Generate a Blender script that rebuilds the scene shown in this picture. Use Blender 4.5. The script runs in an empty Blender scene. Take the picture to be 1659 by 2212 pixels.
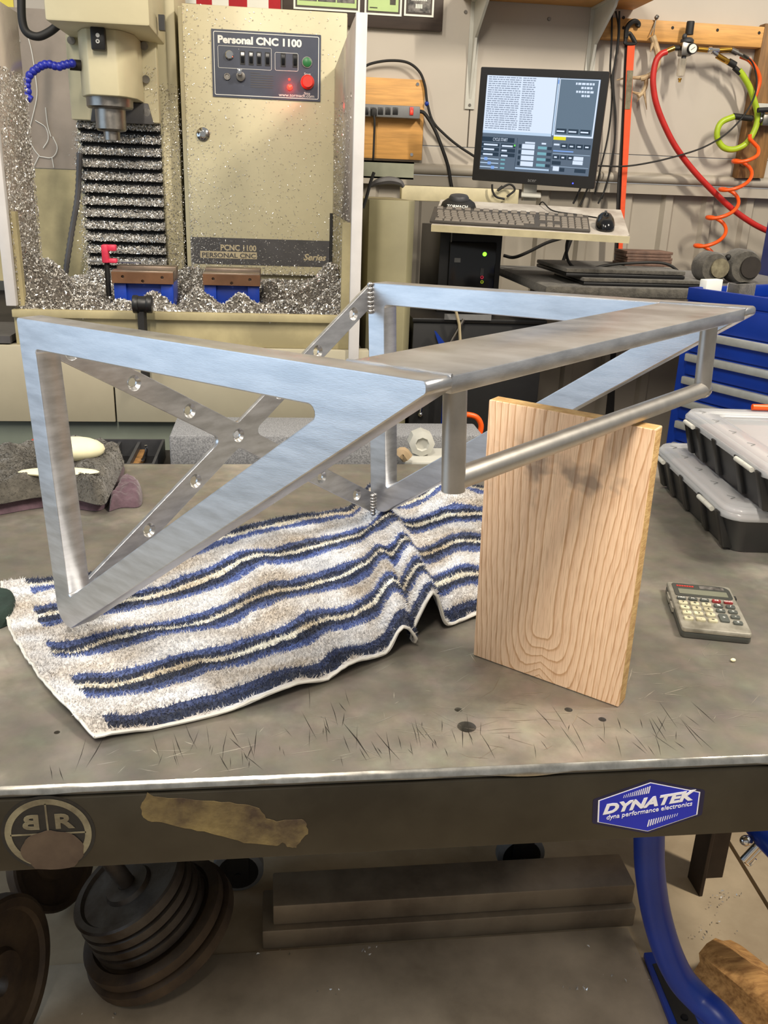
import bpy, bmesh, math, random
from mathutils import Vector as V, Matrix, noise as mnoise
random.seed(7)
sc = bpy.context.scene
COL = sc.collection
PI = math.pi

# ------------------------------------------------------------------ camera
FL = 1918.72                                   # focal length in pixels of the 1659 x 2212 frame
CR = V((0.9930, -0.1147, 0.0358)).normalized()  # camera right
CF = V((0.1200, 0.9304, -0.3463)).normalized()  # camera forward
CD = CF.cross(CR).normalized()                  # camera down
CR = CD.cross(CF).normalized()
CAM = V((0, 0, 1.4))
cd = bpy.data.cameras.new('camera'); cam = bpy.data.objects.new('camera', cd); COL.objects.link(cam)
cd.sensor_fit = 'HORIZONTAL'; cd.sensor_width = 36.0; cd.lens = 36.0*FL/1659
cd.clip_start = 0.02; cd.clip_end = 60
m = Matrix((CR, -CD, -CF)).transposed().to_4x4(); m.translation = CAM
cam.matrix_world = m
sc.camera = cam

# ------------------------------------------------------------------ world, lamps, exposure
w = bpy.data.worlds.new('shop_ambient'); sc.world = w; w.use_nodes = True
w.node_tree.nodes['Background'].inputs[0].default_value = (0.97, 0.96, 0.93, 1)
w.node_tree.nodes['Background'].inputs[1].default_value = 0.37
def area(name, loc, aim, sx, sy, power, col):
    l = bpy.data.lights.new(name, 'AREA'); l.shape = 'RECTANGLE'; l.size = sx; l.size_y = sy
    l.energy = power; l.color = col
    o = bpy.data.objects.new(name, l); COL.objects.link(o); o.location = loc
    o.rotation_euler = (V(aim)-V(loc)).to_track_quat('-Z', 'Y').to_euler()
    return o
area('ceiling_tube_lamp', (1.9, 0.6, 3.3), (1.0, 1.9, 0.9), 0.06, 0.6, 88, (1.0, 0.90, 0.75))
area('ceiling_tube_lamp', (-0.3, -0.5, 3.2), (0.0, 1.4, 0.9), 0.10, 1.2, 76, (1.0, 0.90, 0.77))
area('ceiling_tube_lamp', (-1.2, 0.9, 3.3), (-0.6, 2.2, 0.8), 0.10, 1.2, 26, (1.0, 0.92, 0.80))
area('open_door_daylight', (-3.0, 0.75, 1.45), (0.0, 1.0, 1.0), 2.8, 2.4, 33, (0.55, 0.76, 1.0))
vs = sc.view_settings
vs.view_transform = 'Standard'; vs.look = 'None'; vs.exposure = 0.0; vs.gamma = 1.0; vs.use_curve_mapping = False
sc.cycles.use_denoising = True
sc.cycles.max_bounces = 6

# ------------------------------------------------------------------ helpers
def ray(px, py): return CR*((px-829.5)/FL) + CD*((py-1106)/FL) + CF
def ux(px, py, x): d = ray(px, py); return CAM + d*((x-CAM.x)/d.x)
def uy(px, py, y): d = ray(px, py); return CAM + d*((y-CAM.y)/d.y)
def uz(px, py, z): d = ray(px, py); return CAM + d*((z-CAM.z)/d.z)

def lin(c):
    return tuple(((x/255)/12.92 if x/255 <= 0.04045 else ((x/255+0.055)/1.055)**2.4) for x in c)

def nd(nt, t, **kw):
    n = nt.nodes.new(t)
    for k, v in kw.items():
        if k in n.inputs: n.inputs[k].default_value = v
        else: setattr(n, k, v)
    return n
MATS = {}
def mat(name, col, rough=0.5, metal=0.0, var=0.12, scale=14.0, bump=0.0, bscale=None, col2=None, stretch=None,
        emit=None, estr=0.0, alpha=1.0, trans=0.0, coat=0.0, spec=0.5, sheen=0.0, detail=5.0, lo=0.35, hi=0.65, rvar=0.0):
    """procedural principled material; col and col2 are sRGB 0-255"""
    m = bpy.data.materials.new(name); m.use_nodes = True; nt = m.node_tree
    b = nt.nodes['Principled BSDF']
    c1 = lin(col)
    c2 = lin(col2) if col2 else tuple(x*(1-var*2.2) for x in c1)
    b.inputs['Roughness'].default_value = rough; b.inputs['Metallic'].default_value = metal
    b.inputs['Specular IOR Level'].default_value = spec
    b.inputs['Coat Weight'].default_value = coat
    b.inputs['Sheen Weight'].default_value = sheen
    b.inputs['Alpha'].default_value = alpha
    b.inputs['Transmission Weight'].default_value = trans
    tc = nd(nt, 'ShaderNodeTexCoord'); src = tc.outputs['Object']
    if stretch:
        mp = nd(nt, 'ShaderNodeMapping'); mp.inputs['Scale'].default_value = stretch
        nt.links.new(src, mp.inputs['Vector']); src = mp.outputs['Vector']
    nz = nd(nt, 'ShaderNodeTexNoise', Scale=scale, Detail=detail, Roughness=0.6); nt.links.new(src, nz.inputs['Vector'])
    rp = nd(nt, 'ShaderNodeValToRGB'); rp.color_ramp.elements[0].position = lo; rp.color_ramp.elements[1].position = hi
    rp.color_ramp.elements[0].color = (*c2, 1); rp.color_ramp.elements[1].color = (*c1, 1)
    nt.links.new(nz.outputs['Fac'], rp.inputs['Fac']); nt.links.new(rp.outputs['Color'], b.inputs['Base Color'])
    if rvar:
        mr = nd(nt, 'ShaderNodeMapRange'); mr.inputs['To Min'].default_value = rough-rvar; mr.inputs['To Max'].default_value = rough+rvar
        nt.links.new(nz.outputs['Fac'], mr.inputs['Value']); nt.links.new(mr.outputs['Result'], b.inputs['Roughness'])
    if bump:
        n2 = nd(nt, 'ShaderNodeTexNoise', Scale=bscale or scale*4, Detail=4.0); nt.links.new(src, n2.inputs['Vector'])
        bp = nd(nt, 'ShaderNodeBump', Strength=bump, Distance=0.002); nt.links.new(n2.outputs['Fac'], bp.inputs['Height'])
        nt.links.new(bp.outputs['Normal'], b.inputs['Normal'])
    if emit:
        b.inputs['Emission Color'].default_value = (*lin(emit), 1); b.inputs['Emission Strength'].default_value = estr
    MATS[name] = m
    return m

class MB:
    def __init__(s): s.v = []; s.f = []; s.m = []; s.uv = None
    def add(s, vs, fs, mi=0):
        o = len(s.v); s.v += [V(p) for p in vs]
        for f in fs: s.f.append([i+o for i in f]); s.m.append(mi)
        return s
    def box(s, a, b, mi=0):
        x0, y0, z0 = a; x1, y1, z1 = b
        return s.add([(x0,y0,z0),(x1,y0,z0),(x1,y1,z0),(x0,y1,z0),(x0,y0,z1),(x1,y0,z1),(x1,y1,z1),(x0,y1,z1)],
                     [(0,3,2,1),(4,5,6,7),(0,1,5,4),(1,2,6,5),(2,3,7,6),(3,0,4,7)], mi)
    def obox(s, c, ax, ay, az, hx, hy, hz, mi=0):
        c = V(c); P = []
        for sz in (-1, 1):
            for sx, sy in ((-1,-1),(1,-1),(1,1),(-1,1)): P.append(c+ax*hx*sx+ay*hy*sy+az*hz*sz)
        return s.add(P, [(0,3,2,1),(4,5,6,7),(0,1,5,4),(1,2,6,5),(2,3,7,6),(3,0,4,7)], mi)
    def prism(s, poly, ext, mi=0):
        n = len(poly); e = V(ext); P = [V(p) for p in poly]
        return s.add(P+[p+e for p in P], [tuple(range(n))[::-1], tuple(range(n, 2*n))]+[(i,(i+1)%n,n+(i+1)%n,n+i) for i in range(n)], mi)
    def hexa(s, q0, q1, mi=0):
        """two quads (4 points each) joined into a box"""
        return s.add(list(q0)+list(q1), [(3,2,1,0),(4,5,6,7),(0,1,5,4),(1,2,6,5),(2,3,7,6),(3,0,4,7)], mi)
    def cyl(s, p0, p1, r0, r1=None, n=20, caps=True, mi=0):
        p0, p1 = V(p0), V(p1); r1 = r0 if r1 is None else r1
        a = (p1-p0).normalized(); x = a.orthogonal().normalized(); y = a.cross(x)
        P = [p0+(x*math.cos(t)+y*math.sin(t))*r0 for t in [2*PI*i/n for i in range(n)]]
        P += [p1+(x*math.cos(t)+y*math.sin(t))*r1 for t in [2*PI*i/n for i in range(n)]]
        F = [(i,(i+1)%n,n+(i+1)%n,n+i) for i in range(n)]
        if caps: F += [tuple(range(n))[::-1], tuple(range(n,2*n))]
        return s.add(P, F, mi)
    def lathe(s, prof, c, axis, n=28, mi=0, xdir=None):
        c = V(c); a = V(axis).normalized(); x = (xdir or a.orthogonal()).normalized(); y = a.cross(x); P = []; F = []
        for r, h in prof:
            for i in range(n):
                t = 2*PI*i/n; P.append(c+a*h+(x*math.cos(t)+y*math.sin(t))*max(r,1e-5))
        k = len(prof)
        for j in range(k-1):
            for i in range(n): F.append((j*n+i, j*n+(i+1)%n, (j+1)*n+(i+1)%n, (j+1)*n+i))
        F.append(tuple(range(n))[::-1]); F.append(tuple(range((k-1)*n, k*n)))
        return s.add(P, F, mi)
    def tube(s, pts, r, n=10, mi=0, caps=True):
        pts = [V(p) for p in pts]; k = len(pts); rr = r if isinstance(r, (list, tuple)) else [r]*k
        T = [(pts[min(i+1,k-1)]-pts[max(i-1,0)]).normalized() for i in range(k)]
        x = T[0].orthogonal().normalized(); P = []; F = []
        for i in range(k):
            x = (x-T[i]*x.dot(T[i])).normalized(); y = T[i].cross(x)
            for j in range(n):
                t = 2*PI*j/n; P.append(pts[i]+(x*math.cos(t)+y*math.sin(t))*rr[i])
        for i in range(k-1):
            for j in range(n): F.append((i*n+j, i*n+(j+1)%n, (i+1)*n+(j+1)%n, (i+1)*n+j))
        if caps: F += [tuple(range(n))[::-1], tuple(range((k-1)*n, k*n))]
        return s.add(P, F, mi)
    def ball(s, c, r, n=14, k=8, mi=0):
        rx, ry, rz = r if isinstance(r, (tuple, list)) else (r, r, r); c = V(c)
        P = [c+V((0,0,-rz))]; F = []
        for i in range(1, k):
            ph = -PI/2+PI*i/k
            for j in range(n):
                t = 2*PI*j/n; P.append(c+V((rx*math.cos(ph)*math.cos(t), ry*math.cos(ph)*math.sin(t), rz*math.sin(ph))))
        P.append(c+V((0,0,rz))); L = len(P)-1
        for j in range(n): F.append((0, 1+(j+1)%n, 1+j)); F.append((L, L-n+j, L-n+(j+1)%n))
        for i in range(k-2):
            for j in range(n): F.append((1+i*n+j, 1+i*n+(j+1)%n, 1+(i+1)*n+(j+1)%n, 1+(i+1)*n+j))
        return s.add(P, F, mi)
    def build(s, name, mats, parent=None, bevel=0.0, bseg=2, angle=38, recalc=True, smooth=True):
        me = bpy.data.meshes.new(name)
        if parent is not None: base = WM[parent.name].inverted()
        else:
            xs = [p.x for p in s.v]; ys = [p.y for p in s.v]; zs = [p.z for p in s.v]
            c0 = V(((min(xs)+max(xs))/2, (min(ys)+max(ys))/2, min(zs))); base = Matrix.Translation(-c0)
        me.from_pydata([tuple(base@p) for p in s.v], [], s.f)
        mats = mats if isinstance(mats, (list, tuple)) else [mats]
        for x in mats: me.materials.append(MATS[x] if isinstance(x, str) else x)
        me.polygons.foreach_set('material_index', s.m)
        if s.uv:
            l = me.uv_layers.new(name='uv')
            for lp in me.loops: l.data[lp.index].uv = s.uv[lp.vertex_index]
        if recalc or bevel:
            bm = bmesh.new(); bm.from_mesh(me)
            if recalc: bmesh.ops.recalc_face_normals(bm, faces=bm.faces)
            if bevel:
                ed = [e for e in bm.edges if len(e.link_faces) == 2 and e.calc_face_angle(0) > 0.5]
                bmesh.ops.bevel(bm, geom=ed, offset=bevel, segments=bseg, profile=0.5, affect='EDGES', clamp_overlap=True)
            bm.to_mesh(me); bm.free()
        me.update()
        if smooth:
            me.shade_smooth(); me.set_sharp_from_angle(angle=math.radians(angle))
        o = bpy.data.objects.new(name, me); COL.objects.link(o)
        if parent is not None: o.parent = parent
        else: o.location = c0
        bpy_update(o)
        return o
def bpy_update(o):
    # keep matrix_world valid without a depsgraph pass
    mw = o.matrix_basis.copy()
    p = o.parent
    if p is not None: mw = WM[p.name]@mw
    WM[o.name] = mw
WM = {}
def thing(name, loc, label, cat, group=None, rot=None, kind=None):
    o = bpy.data.objects.new(name, None); COL.objects.link(o); o.empty_display_size = 0.05
    mm = (rot.to_4x4() if rot is not None else Matrix.Identity(4)); mm.translation = V(loc)
    o.matrix_basis = mm; WM[o.name] = mm.copy()
    return tag(o, label, cat, group, kind)
def tag(o, label=None, cat=None, group=None, kind=None):
    if label: o['label'] = label
    if cat: o['category'] = cat
    if group: o['group'] = group
    if kind: o['kind'] = kind
    return o
def clone(o, parent=None, mw=None):
    """copy of a part or thing, sharing mesh data"""
    c = o.copy(); COL.objects.link(c)
    if parent is not None: c.parent = parent
    if mw is not None:
        c.matrix_basis = mw
    return c
def spline(pts, k=8):
    """Catmull-Rom through points"""
    P = [V(p) for p in pts]; P = [P[0]*2-P[1]]+P+[P[-1]*2-P[-2]]; out = []
    for i in range(1, len(P)-2):
        a, b, c, d = P[i-1], P[i], P[i+1], P[i+2]
        for j in range(k):
            t = j/k; out.append(0.5*((2*b)+(c-a)*t+(2*a-5*b+4*c-d)*t*t+(3*b-a-3*c+d)*t**3))
    out.append(P[-2]); return out
def roundpoly(pts, r, k=5):
    """2D polygon with rounded corners; r a number or one per corner"""
    n = len(pts); rr = r if isinstance(r, (list, tuple)) else [r]*n; out = []
    for i in range(n):
        p = V(pts[i]); a = V(pts[i-1])-p; b = V(pts[(i+1)%n])-p
        if rr[i] < 1e-5: out.append(p); continue
        la, lb = a.length, b.length; a.normalize(); b.normalize()
        ang = math.acos(max(-1, min(1, a.dot(b)))); d = min(rr[i]/math.tan(ang/2), la*.49, lb*.49); r0 = d*math.tan(ang/2)
        c = p+(a+b).normalized()*(r0/math.sin(ang/2)); s0 = p+a*d-c; s1 = p+b*d-c
        t0 = math.atan2(s0.y, s0.x); t1 = math.atan2(s1.y, s1.x)
        while t1-t0 > PI: t1 -= 2*PI
        while t1-t0 < -PI: t1 += 2*PI
        for j in range(k+1):
            t = t0+(t1-t0)*j/k; out.append(c+V((math.cos(t), math.sin(t)))*r0)
    return out
def circle(cx, cy, r, n=24): return [V((cx+r*math.cos(2*PI*i/n), cy+r*math.sin(2*PI*i/n))) for i in range(n)]
def curve_mesh(name, loops, thick, bevel=0.0):
    """filled 2D loops (the first outer, the others holes) extruded to a plate centred on z = 0"""
    cu = bpy.data.curves.new(name, 'CURVE'); cu.dimensions = '2D'; cu.fill_mode = 'BOTH'
    cu.extrude = max(thick/2-bevel, 1e-5); cu.bevel_depth = bevel; cu.bevel_resolution = 1; cu.offset = -bevel
    for L in loops:
        sp = cu.splines.new('POLY'); sp.points.add(len(L)-1)
        for q, p in zip(sp.points, L): q.co = (p[0], p[1], 0, 1)
        sp.use_cyclic_u = True
    t = bpy.data.objects.new(name, cu); COL.objects.link(t)
    dg = bpy.context.evaluated_depsgraph_get(); me = bpy.data.meshes.new_from_object(t.evaluated_get(dg))
    bpy.data.objects.remove(t); bpy.data.curves.remove(cu); return me
def plate(name, loops, thick, frame, mats, parent, bevel=0.0, angle=35):
    """frame: 4x4 (world) taking the 2D loop plane to the world"""
    me = curve_mesh(name, loops, thick, bevel); me.name = name
    base = WM[parent.name].inverted() if parent is not None else Matrix.Identity(4)
    me.transform(base@frame); me.materials.clear()
    for x in (mats if isinstance(mats, (list, tuple)) else [mats]): me.materials.append(MATS[x])
    me.shade_smooth(); me.set_sharp_from_angle(angle=math.radians(angle))
    o = bpy.data.objects.new(name, me); COL.objects.link(o)
    if parent is not None: o.parent = parent
    bpy_update(o); return o
def frame(o, x, y, z=None):
    x = V(x).normalized(); y = V(y); z = x.cross(y).normalized() if z is None else V(z).normalized(); y = z.cross(x)
    mm = Matrix((x, y, z)).transposed().to_4x4(); mm.translation = V(o); return mm
def text(name, s, size, fr, mt, parent, ext=0.0003, align='LEFT', bold=0.0, shear=0.0, xs=1.0, flip=False, fit=None):
    cu = bpy.data.curves.new(name, 'FONT'); cu.body = s; cu.size = size; cu.extrude = ext; cu.align_x = align; cu.align_y = 'CENTER'
    cu.offset = bold*size; cu.shear = shear; cu.resolution_u = 3
    t = bpy.data.objects.new(name, cu); COL.objects.link(t)
    dg = bpy.context.evaluated_depsgraph_get(); me = bpy.data.meshes.new_from_object(t.evaluated_get(dg))
    bpy.data.objects.remove(t); bpy.data.curves.remove(cu)
    if fit:
        wx = [v.co.x for v in me.vertices]; xs = fit/max(1e-6, max(wx)-min(wx))
    me.transform(Matrix.Diagonal((-xs if flip else xs, 1, 1, 1)))
    me.transform(WM[parent.name].inverted()@fr); me.materials.clear(); me.materials.append(MATS[mt]); me.name = name
    o = bpy.data.objects.new(name, me); COL.objects.link(o); o.parent = parent; bpy_update(o); return o
X, Y, Z = V((1,0,0)), V((0,1,0)), V((0,0,1))

# ------------------------------------------------------------------ materials
mat('aluminum', (216,217,220), 0.33, 1.0, var=0.11, scale=26, stretch=(.6,1,4), bump=0.05, bscale=300, rvar=0.12)
mat('aluminum_tube', (190,186,180), 0.42, 1.0, var=0.05, scale=60, rvar=0.05)
mat('weld', (205,203,200), 0.28, 1.0, var=0.1, scale=200)
mat('tape_white', (228,226,218), 0.7)
mat('cream_paint', (203,194,160), 0.42, var=0.06, scale=5, rvar=0.08)
mat('panel_paint', (170,163,141), 0.5, var=0.06, scale=5)
mat('cream_dirty', (178,166,126), 0.55, var=0.16, scale=9)
mat('olive_paint', (150,144,112), 0.5, var=0.10, scale=6)
mat('green_grey', (112,120,108), 0.55, var=0.10, scale=6)
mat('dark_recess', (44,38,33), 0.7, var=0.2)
mat('black_plastic', (22,22,23), 0.42, var=0.1, scale=60)
mat('black_gloss', (12,13,16), 0.15, var=0.1)
mat('dark_grey_plastic', (58,59,62), 0.5, var=0.08, scale=60)
mat('grey_plastic', (120,121,122), 0.5, var=0.06, scale=40)
mat('steel', (150,146,140), 0.35, 1.0, var=0.12, scale=40, rvar=0.1)
mat('pull_silver', (206,206,200), 0.45, 0.6, var=0.08, scale=30)
mat('chrome', (215,215,215), 0.12, 1.0, var=0.03)
mat('brass', (205,160,70), 0.25, 1.0, var=0.1, scale=60)
mat('steel_white', (196,195,186), 0.5, var=0.05)
mat('post_white', (205,202,200), 0.45, var=0.06, scale=10)
mat('blue_paint', (10,52,150), 0.38, var=0.10, scale=10)
mat('blue_vise', (16,60,170), 0.35, var=0.10, scale=30)
mat('blue_plastic', (32,42,160), 0.35, var=0.1, scale=60)
mat('red_plastic', (205,52,38), 0.4, var=0.06)
mat('pink_plastic', (226,60,90), 0.4, var=0.10, scale=60)
mat('green_button', (34,112,58), 0.4)
mat('orange_hose', (245,92,22), 0.35, var=0.05)
mat('orange_strap', (238,88,44), 0.75, var=0.06, scale=60, bump=0.1, bscale=900)
mat('red_hose', (196,44,38), 0.4, var=0.10, scale=30)
mat('green_hose', (170,196,42), 0.4, var=0.06, scale=40)
mat('rubber_black', (26,25,24), 0.6, var=0.1, scale=60)
mat('clear_plastic', (222,224,226), 0.22, var=0.02, trans=0.0, alpha=0.42, spec=0.6)
mat('poly_sheet', (170,158,146), 0.25, var=0.12, scale=6, alpha=0.82)
mat('glass_bowl', (200,190,170), 0.1, var=0.02, alpha=0.45)
mat('pine', (222,166,92), 0.55, var=0.14, scale=7, stretch=(1,1,14), bump=0.05)
mat('old_wood', (148,108,60), 0.65, var=0.22, scale=9, stretch=(6,6,1), bump=0.15)
mat('wall_paint', (190,182,170), 0.7, var=0.04, scale=2.2, bump=0.03, bscale=40)
mat('wall_metal', (174,166,152), 0.5, var=0.06, scale=3)
mat('plaque_wood', (62,50,42), 0.45, var=0.12, scale=12, stretch=(1,1,6))
mat('paper_white', (232,232,222), 0.8, var=0.02)
mat('yellow_card', (232,214,90), 0.7, var=0.04)
mat('paper_green', (186,210,146), 0.8, var=0.04)
mat('photo_dark', (40,38,36), 0.5, var=0.5, scale=60, col2=(130,125,120))
mat('flag_red', (178,30,40), 0.8, var=0.08)
mat('label_navy', (60,66,82), 0.4, var=0.06, scale=30)
mat('label_white', (226,226,220), 0.5, var=0.02)
mat('label_tan', (186,172,140), 0.5, var=0.06)
mat('stripe_grey', (78,76,76), 0.5, var=0.12, scale=20)
mat('jaw_steel', (138,122,108), 0.38, 0.7, var=0.12, scale=20)
mat('jaw_face', (128,92,66), 0.45, 0.4, var=0.14, scale=20)
mat('foam_grey', (146,147,149), 0.95, col2=(108,109,112), scale=420, lo=0.4, hi=0.6, bump=0.3, bscale=300)
mat('rag_grey', (92,88,80), 0.95, var=0.24, scale=50, bump=0.8, bscale=260, sheen=0.3)
mat('rag_purple', (96,74,84), 0.95, var=0.18, scale=40, bump=0.6, bscale=260, sheen=0.3)
mat('rag_green', (32,50,44), 0.95, var=0.18, scale=40, bump=0.6, bscale=260)
mat('cream_pad', (236,230,192), 0.7, var=0.05, scale=30)
mat('organizer_body', (32,33,35), 0.42, var=0.08, scale=30)
mat('paper_pink', (168,130,122), 0.8, var=0.14, scale=14)
mat('calc_silver', (172,168,156), 0.38, 0.35, col2=(120,116,104), scale=30)
mat('calc_dark', (64,66,62), 0.35, var=0.1)
mat('calc_lcd', (118,120,104), 0.25, var=0.04)
mat('calc_key_cream', (206,202,172), 0.5, col2=(160,152,124), scale=70)
mat('calc_key_grey', (78,82,78), 0.5, var=0.1)
mat('calc_key_red', (140,40,42), 0.5, var=0.1)
mat('print_dark', (40,40,38), 0.6)
mat('print_red', (200,60,50), 0.5)
mat('iron_plate', (86,80,74), 0.42, 0.5, col2=(60,48,38), scale=14, bump=0.3, bscale=60)
mat('iron_rust', (88,72,54), 0.6, 0.3, col2=(58,46,38), scale=12, bump=0.4, bscale=60)
mat('mill_scale', (150,136,116), 0.4, 0.35, col2=(112,98,82), scale=7, rvar=0.1)
mat('leg_steel', (62,50,42), 0.5, 0.4, var=0.2, scale=12)
mat('tan_tub', (176,152,118), 0.6, var=0.08)
mat('bone', (206,184,146), 0.6, col2=(142,112,78), scale=16)
mat('concrete', (186,168,140), 0.75, col2=(158,140,114), scale=5, bump=0.12, bscale=60, detail=8)
mat('steel_plate_floor', (212,196,172), 0.5, 0.2, col2=(160,146,126), scale=4, rvar=0.1, detail=8)
mat('crack_dark', (48,42,36), 0.9)
mat('rust_patch', (122,106,66), 0.85, col2=(62,48,34), scale=22, bump=0.6, bscale=90)
mat('decal_black', (20,21,22), 0.5, col2=(34,30,28), scale=70, lo=.3, hi=.5)
mat('decal_cream', (132,125,100), 0.7, col2=(92,84,66), scale=40)
mat('decal_rust', (82,68,54), 0.7, col2=(60,46,36), scale=24)
mat('sticker_blue', (16,38,178), 0.3, var=0.05)
mat('sticker_edge', (12,14,60), 0.35, var=0.1)
mat('sticker_white', (235,235,240), 0.4, var=0.02)
mat('chip_base', (118,112,104), 0.6, 0.6, col2=(74,70,66), scale=120)
mat('log_wood', (196,148,88), 0.8, col2=(140,98,52), scale=10, stretch=(1.5,10,10), bump=0.5, bscale=30)
mat('bark', (104,84,62), 0.95, var=0.3, scale=24, bump=0.8)
mat('brown_plate', (120,92,78), 0.6, col2=(86,66,56), scale=30)
mat('key_dark', (74,70,66), 0.6, var=.1)
mat('key_grey', (126,118,108), 0.55, var=0.08, scale=40)
mat('shelf_laminate', (200,194,184), 0.5, col2=(150,140,130), scale=9, lo=.3, hi=.6)
mat('shelf_edge', (206,196,160), 0.55, var=0.1)
mat('beam_green', (140,142,122), 0.5, var=0.08)
mat('white_paint', (226,222,220), 0.6, var=0.05)
mat('led_red', (255,40,30), 0.3, emit=(255,30,20), estr=9)
mat('led_green', (120,255,60), 0.3, emit=(110,255,40), estr=4)
mat('led_blue', (60,60,255), 0.3, emit=(50,60,255), estr=5)
def emis(name, col, s=1.0): return mat(name, (10,10,12), 0.25, emit=col, estr=s)
emis('scr_white', (222,236,255), 1.0); emis('scr_text', (140,152,172), 1.0); emis('scr_slate', (92,108,126), 1.0)
emis('scr_view', (100,120,138), 1.0); emis('scr_button', (38,58,76), 1.0); emis('scr_teal', (120,176,190), 1.0)
emis('scr_yellow', (236,226,40), 1.0); emis('scr_line', (190,214,240), 1.0); emis('scr_green', (110,230,90), 1.0)
emis('scr_blue', (130,170,235), 1.0)

def chip_material():
    m = bpy.data.materials.new('aluminum_chips'); m.use_nodes = True; nt = m.node_tree; b = nt.nodes['Principled BSDF']
    b.inputs['Metallic'].default_value = 0.7; b.inputs['Roughness'].default_value = 0.3
    g = nd(nt, 'ShaderNodeNewGeometry'); rp = nd(nt, 'ShaderNodeValToRGB')
    rp.color_ramp.elements[0].color = (*lin((176,170,160)), 1); rp.color_ramp.elements[1].color = (*lin((250,248,244)), 1)
    nt.links.new(g.outputs['Random Per Island'], rp.inputs['Fac']); nt.links.new(rp.outputs['Color'], b.inputs['Base Color'])
    MATS['chips'] = m
chip_material()

def tabletop_material():
    m = bpy.data.materials.new('steel_tabletop'); m.use_nodes = True; nt = m.node_tree; b = nt.nodes['Principled BSDF']
    tc = nd(nt, 'ShaderNodeTexCoord')
    n1 = nd(nt, 'ShaderNodeTexNoise', Scale=3.2, Detail=9.0, Roughness=0.62); nt.links.new(tc.outputs['Object'], n1.inputs['Vector'])
    rp = nd(nt, 'ShaderNodeValToRGB'); e = rp.color_ramp.elements
    e[0].position = .30; e[0].color = (*lin((118,115,106)), 1); e[1].position = .70; e[1].color = (*lin((208,203,190)), 1)
    x = rp.color_ramp.elements.new(.5); x.color = (*lin((152,147,134)), 1)
    nt.links.new(n1.outputs['Fac'], rp.inputs['Fac'])
    n2 = nd(nt, 'ShaderNodeTexNoise', Scale=34.0, Detail=6.0); nt.links.new(tc.outputs['Object'], n2.inputs['Vector'])
    mx = nd(nt, 'ShaderNodeMix', data_type='RGBA', blend_type='OVERLAY'); mx.inputs['Factor'].default_value = 0.35
    nt.links.new(rp.outputs['Color'], mx.inputs['A']); nt.links.new(n2.outputs['Color'], mx.inputs['B'])
    hs = nd(nt, 'ShaderNodeHueSaturation', Saturation=0.35); nt.links.new(mx.outputs['Result'], hs.inputs['Color'])
    tint = nd(nt, 'ShaderNodeMix', data_type='RGBA', blend_type='MULTIPLY'); tint.inputs['Factor'].default_value = 1
    tint.inputs['B'].default_value = (1.0, 0.95, 0.86, 1); nt.links.new(hs.outputs['Color'], tint.inputs['A'])
    nt.links.new(tint.outputs['Result'], b.inputs['Base Color'])
    b.inputs['Metallic'].default_value = 0.75
    mr = nd(nt, 'ShaderNodeMapRange'); mr.inputs['To Min'].default_value = .38; mr.inputs['To Max'].default_value = .62
    nt.links.new(n1.outputs['Fac'], mr.inputs['Value']); nt.links.new(mr.outputs['Result'], b.inputs['Roughness'])
    bp = nd(nt, 'ShaderNodeBump', Strength=.10, Distance=.001); nt.links.new(n2.outputs['Fac'], bp.inputs['Height']); nt.links.new(bp.outputs['Normal'], b.inputs['Normal'])
    MATS['tabletop'] = m
tabletop_material()
mat('apron_steel', (72,68,58), 0.5, 0.6, col2=(52,48,40), scale=6, rvar=.08, detail=8)
mat('worn_edge', (214,210,200), 0.22, 1.0, var=0.15, scale=60)
mat('scratch_dark', (52,48,43), 0.5, 0.5); mat('scratch_light', (206,202,192), 0.3, 0.9)

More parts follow.
